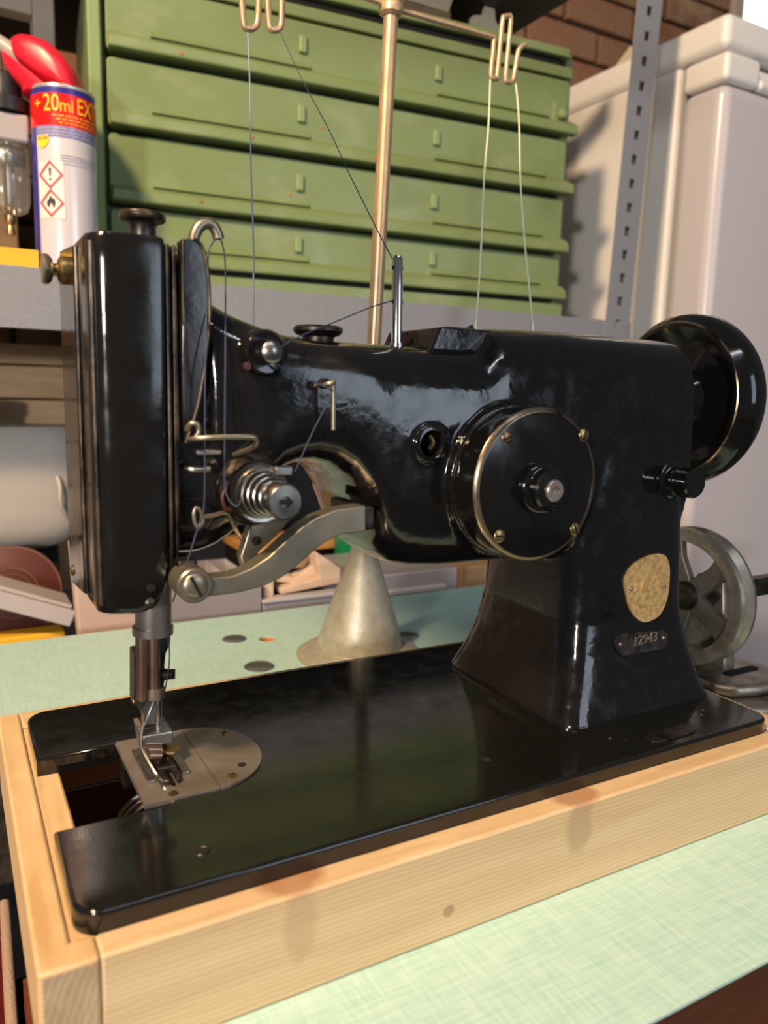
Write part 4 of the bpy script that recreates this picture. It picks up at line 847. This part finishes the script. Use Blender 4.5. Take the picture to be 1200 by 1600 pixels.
part('tin_lid', 'tin_red', MB().lathe([(rT, -.022), (rT, -.001), (rT-.002, .0006), (0, .0006)], tc_, nz, 64), tin)
for r_, c_ in ((rT-.0018, 'tin_line'), (rT*.52, 'tin_line'), (rT*.40, 'tin_line')):
    part('tin_ring', c_, MB().lathe([(r_-.0013, .0002), (r_-.0008, .0012), (r_+.0002, .0012), (r_+.0006, .0002)], tc_, nz, 64), tin)
a, b_ = at(-5, 930, .585), at(116, 962, .585)
ang_ = math.atan2(b_.z-a.z, b_.x-a.x)
M = Matrix.Translation(b_+Vector((.002, 0, .004))) @ Matrix.Rotation(-ang_, 4, 'Y')
fb = MB().box(-.20, 0, 0, .062, -.017, 0, M).box(-.20, -.004, .006, .058, 0, .004, M)
o = solo(fb, 'flat_box', 'tray_edge', 'flat pale plastic box lid leaning below the red tin', 'box', bev=.0012)
q = at(70, 990, .60)
solo(MB().box(q.x-.12, q.x+.02, .60, .63, ZB, q.z), 'yellow_case', 'yellow', 'low yellow case at the back edge of the table, far left', 'case', bev=.002)
# pink board under the head
a, b_ = at(113, 905, .520), at(262, 985, .520)
pk = MB().prism([(a.x, .02), (at(127, 985, .52).x, ZB), (b_.x+.01, ZB), (b_.x+.01, .02)], 'xz', .520, .545)
solo(pk, 'cardboard_box', 'pink_board', 'pinkish beige carton behind the table, below the machine head', 'box', bev=.002)
# grey organiser trays
tr = thing('organiser_tray', 'translucent grey compartment tray at the back of the table', 'tray', (.25, .53, ZB))
t0, t1 = at(262, 930, .505).x, at(408, 900, .505).x; tz = at(400, 908, .505).z
part('tray_front', 'tray', MB().box(t0, t1, .505, .507, ZB, tz), tr); part('tray_back', 'tray', MB().box(t0, t1, .62, .622, ZB, tz), tr)
for k in range(5):
    x = t0+(t1-t0-.002)*k/4; part('divider', 'tray_edge', MB().box(x, x+.002, .507, .62, ZB+.002, tz-.001), tr)
part('tray_floor', 'tray', MB().box(t0, t1, .507, .62, ZB, ZB+.002), tr)
part('tray_rim', 'tray_edge', MB().tube([(t0, .506, tz), (t1, .506, tz)], .0022, 8), tr)
t2, t3 = at(600, 900, .505).x, at(715, 900, .505).x; tz2 = at(650, 893, .505).z
dx_ = thing('plastic_bin', 'grey plastic drawer box right of the cone stand', 'box', ((t2+t3)/2, .56, ZB))
part('drawer_shell', 'tray', MB().box(t2-.02, t3, .505, .63, ZB, tz2), dx_, bev=.002)
lz = at(650, 920, .505).z; part('drawer_lip', 'tray_edge', MB().box(t2+.004, t3-.020, .498, .505, lz-.003, lz+.003), dx_, bev=.001)
t4, t5 = at(718, 900, .56).x, at(775, 900, .56).x
solo(MB().box(t4+.001, t5+.05, .56, .66, ZB, at(740, 885, .56).z), 'brown_box', 'cardboard', 'dull brown box behind the column foot', 'box', bev=.002)
# cream wooden holder seen through the gap
g0, g1, gz = at(411, 930, .505).x, at(545, 930, .505).x, at(470, 931, .505).z
gb = thing('grey_case', 'low grey plastic case under the cream wooden holder', 'case', ((g0+g1)/2, .56, ZB))
part('case_body', 'tray', MB().box(g0, g1, .505, .61, ZB, gz-.004), gb, bev=.002)
part('case_lid', 'tray_edge', MB().box(g0-.001, g1+.001, .503, .612, gz-.004, gz), gb, bev=.001)
tbx = thing('shade_box', 'black box added to darken the view through the arm arch', 'box', (at(560, 780, .84).x, .9, ZB))  # added black mass that stands for the darkness behind the arch
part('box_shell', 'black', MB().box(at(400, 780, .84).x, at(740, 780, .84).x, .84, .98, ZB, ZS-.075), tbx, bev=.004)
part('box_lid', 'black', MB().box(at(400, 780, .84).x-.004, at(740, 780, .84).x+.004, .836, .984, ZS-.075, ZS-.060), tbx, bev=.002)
yw = .515
cw = thing('wooden_holder', 'cream wooden block holder seen under the steel lifting link', 'holder', (at(485, 930, yw).x, yw+.03, gz))
X_ = lambda u: at(u, 900, yw).x
Z_ = lambda v: at(485, v, yw).z
part('upright_block', 'cream_wood', MB().box(X_(412), X_(428), yw, yw+.06, gz, Z_(892)), cw, bev=.001)
part('plinth', 'cream_wood', MB().box(X_(428), X_(512), yw+.004, yw+.06, gz, Z_(926)), cw, bev=.001)
part('side_block', 'cream_wood', MB().prism([(X_(492), Z_(862)), (X_(532), Z_(892)), (X_(532), Z_(916)), (X_(440), Z_(924)), (X_(440), Z_(916)), (X_(500), Z_(905))], 'xz', yw, yw+.05), cw, bev=.001)
part('cross_slat', 'cream_wood', MB().prism([(X_(436), Z_(897)), (X_(470), Z_(905)), (X_(500), Z_(888)), (X_(520), Z_(898)), (X_(470), Z_(914)), (X_(436), Z_(908))], 'xz', yw+.012, yw+.03), cw, bev=.001)
part('round_plug', 'brick_pale', MB().lathe([(.013, 0), (.013, .03), (.009, .032), (0, .032)], (X_(478), yw+.05, Z_(886)), (0, -1, .3), 24), cw)
pl = MB().box(at(385, 858, .70).x, at(541, 858, .70).x, .70, .80, at(470, 861, .70).z, at(470, 850, .70).z)
shf = thing('plank_shelf', 'orange pine plank on dark blocks behind the cream holder', 'shelf', (at(470, 858, .7).x, .75, ZB))
pl.build('plank', 'orange_wood', shf, bev=.001)
for u in (393, 533):
    x = at(u, 858, .71).x; part('support', 'black', MB().box(x-.010, x+.006, .715, .79, ZB, at(470, 861, .70).z), shf)
q = at(548, 780, .66)
bt = thing('green_bottle', 'green glass bottle glimpsed through the arch of the arm', 'bottle', (q.x+.02, .68, ZB))
mat('bottle_green', (.012, .25, .10), .2)
part('bottle_body', 'bottle_green', MB().lathe([(.026, 0), (.028, .004), (.028, .12), (.024, .15), (.011, .175), (.010, .215), (.012, .217), (.012, .226), (0, .226)], (q.x+.022, .69, ZB), seg=32), bt)
part('bottle_cap', 'black', MB().lathe([(.0125, .226), (.0125, .240), (0, .241)], (q.x+.022, .69, ZB), seg=24), bt)
# ------------------------------------------------------------------ bottom left: lower board and red cloth
lbz = -.24
bl_ = MB().box(-.35, -.05, .05, .30, lbz-.02, lbz); stl = thing('low_stool', 'dark reddish wooden stool beside the worktable', 'stool', (-.2, .17, ZF))
bl_.build('seat', 'red_wood', stl, bev=.002)
for o in stl.children:
    for v in o.data.vertices: v.co -= stl.location
for lx in (-.33, -.07):
    for ly in (.07, .28): part('leg', 'dark_wood', MB().box(lx-.015, lx+.015, ly-.015, ly+.015, ZF, lbz-.02), stl)
rcx = atz(2, 1500, -.30)
rg = thing('red_rug', 'rolled red rug with pale frayed edge, bottom left corner', 'rug', (rcx.x-.08, rcx.y, ZF))
ra, rb2 = atz(13, 1430, -.28), atz(22, 1600, -.28)
dv = (rb2-ra).normalized(); nv = Vector((-dv.y, dv.x, 0))
if nv.x > 0: nv = -nv
e0, e1 = ra-dv*.03, rb2+dv*.25
part('roll', 'red_cloth', MB().cyl(e0+nv*.05+Vector((0, 0, -.03)), e1+nv*.05+Vector((0, 0, -.03)), .050, 40), rg)
part('frayed_edge', 'fringe', MB().tube([e0+nv*.003+Vector((0, 0, -.008)), (e0+e1)/2+nv*.001+Vector((0, 0, -.008)), e1+nv*.003+Vector((0, 0, -.008))], .0045, 10), rg)
zr_ = -.28-.08-.0
solo(MB().box(e0.x-.25, e0.x+.10, min(e0.y, e1.y), max(e0.y, e1.y), ZF, -.28-.083), 'floor_crate', 'black', 'dark crate on the floor carrying the red rug', 'box', bev=.003)
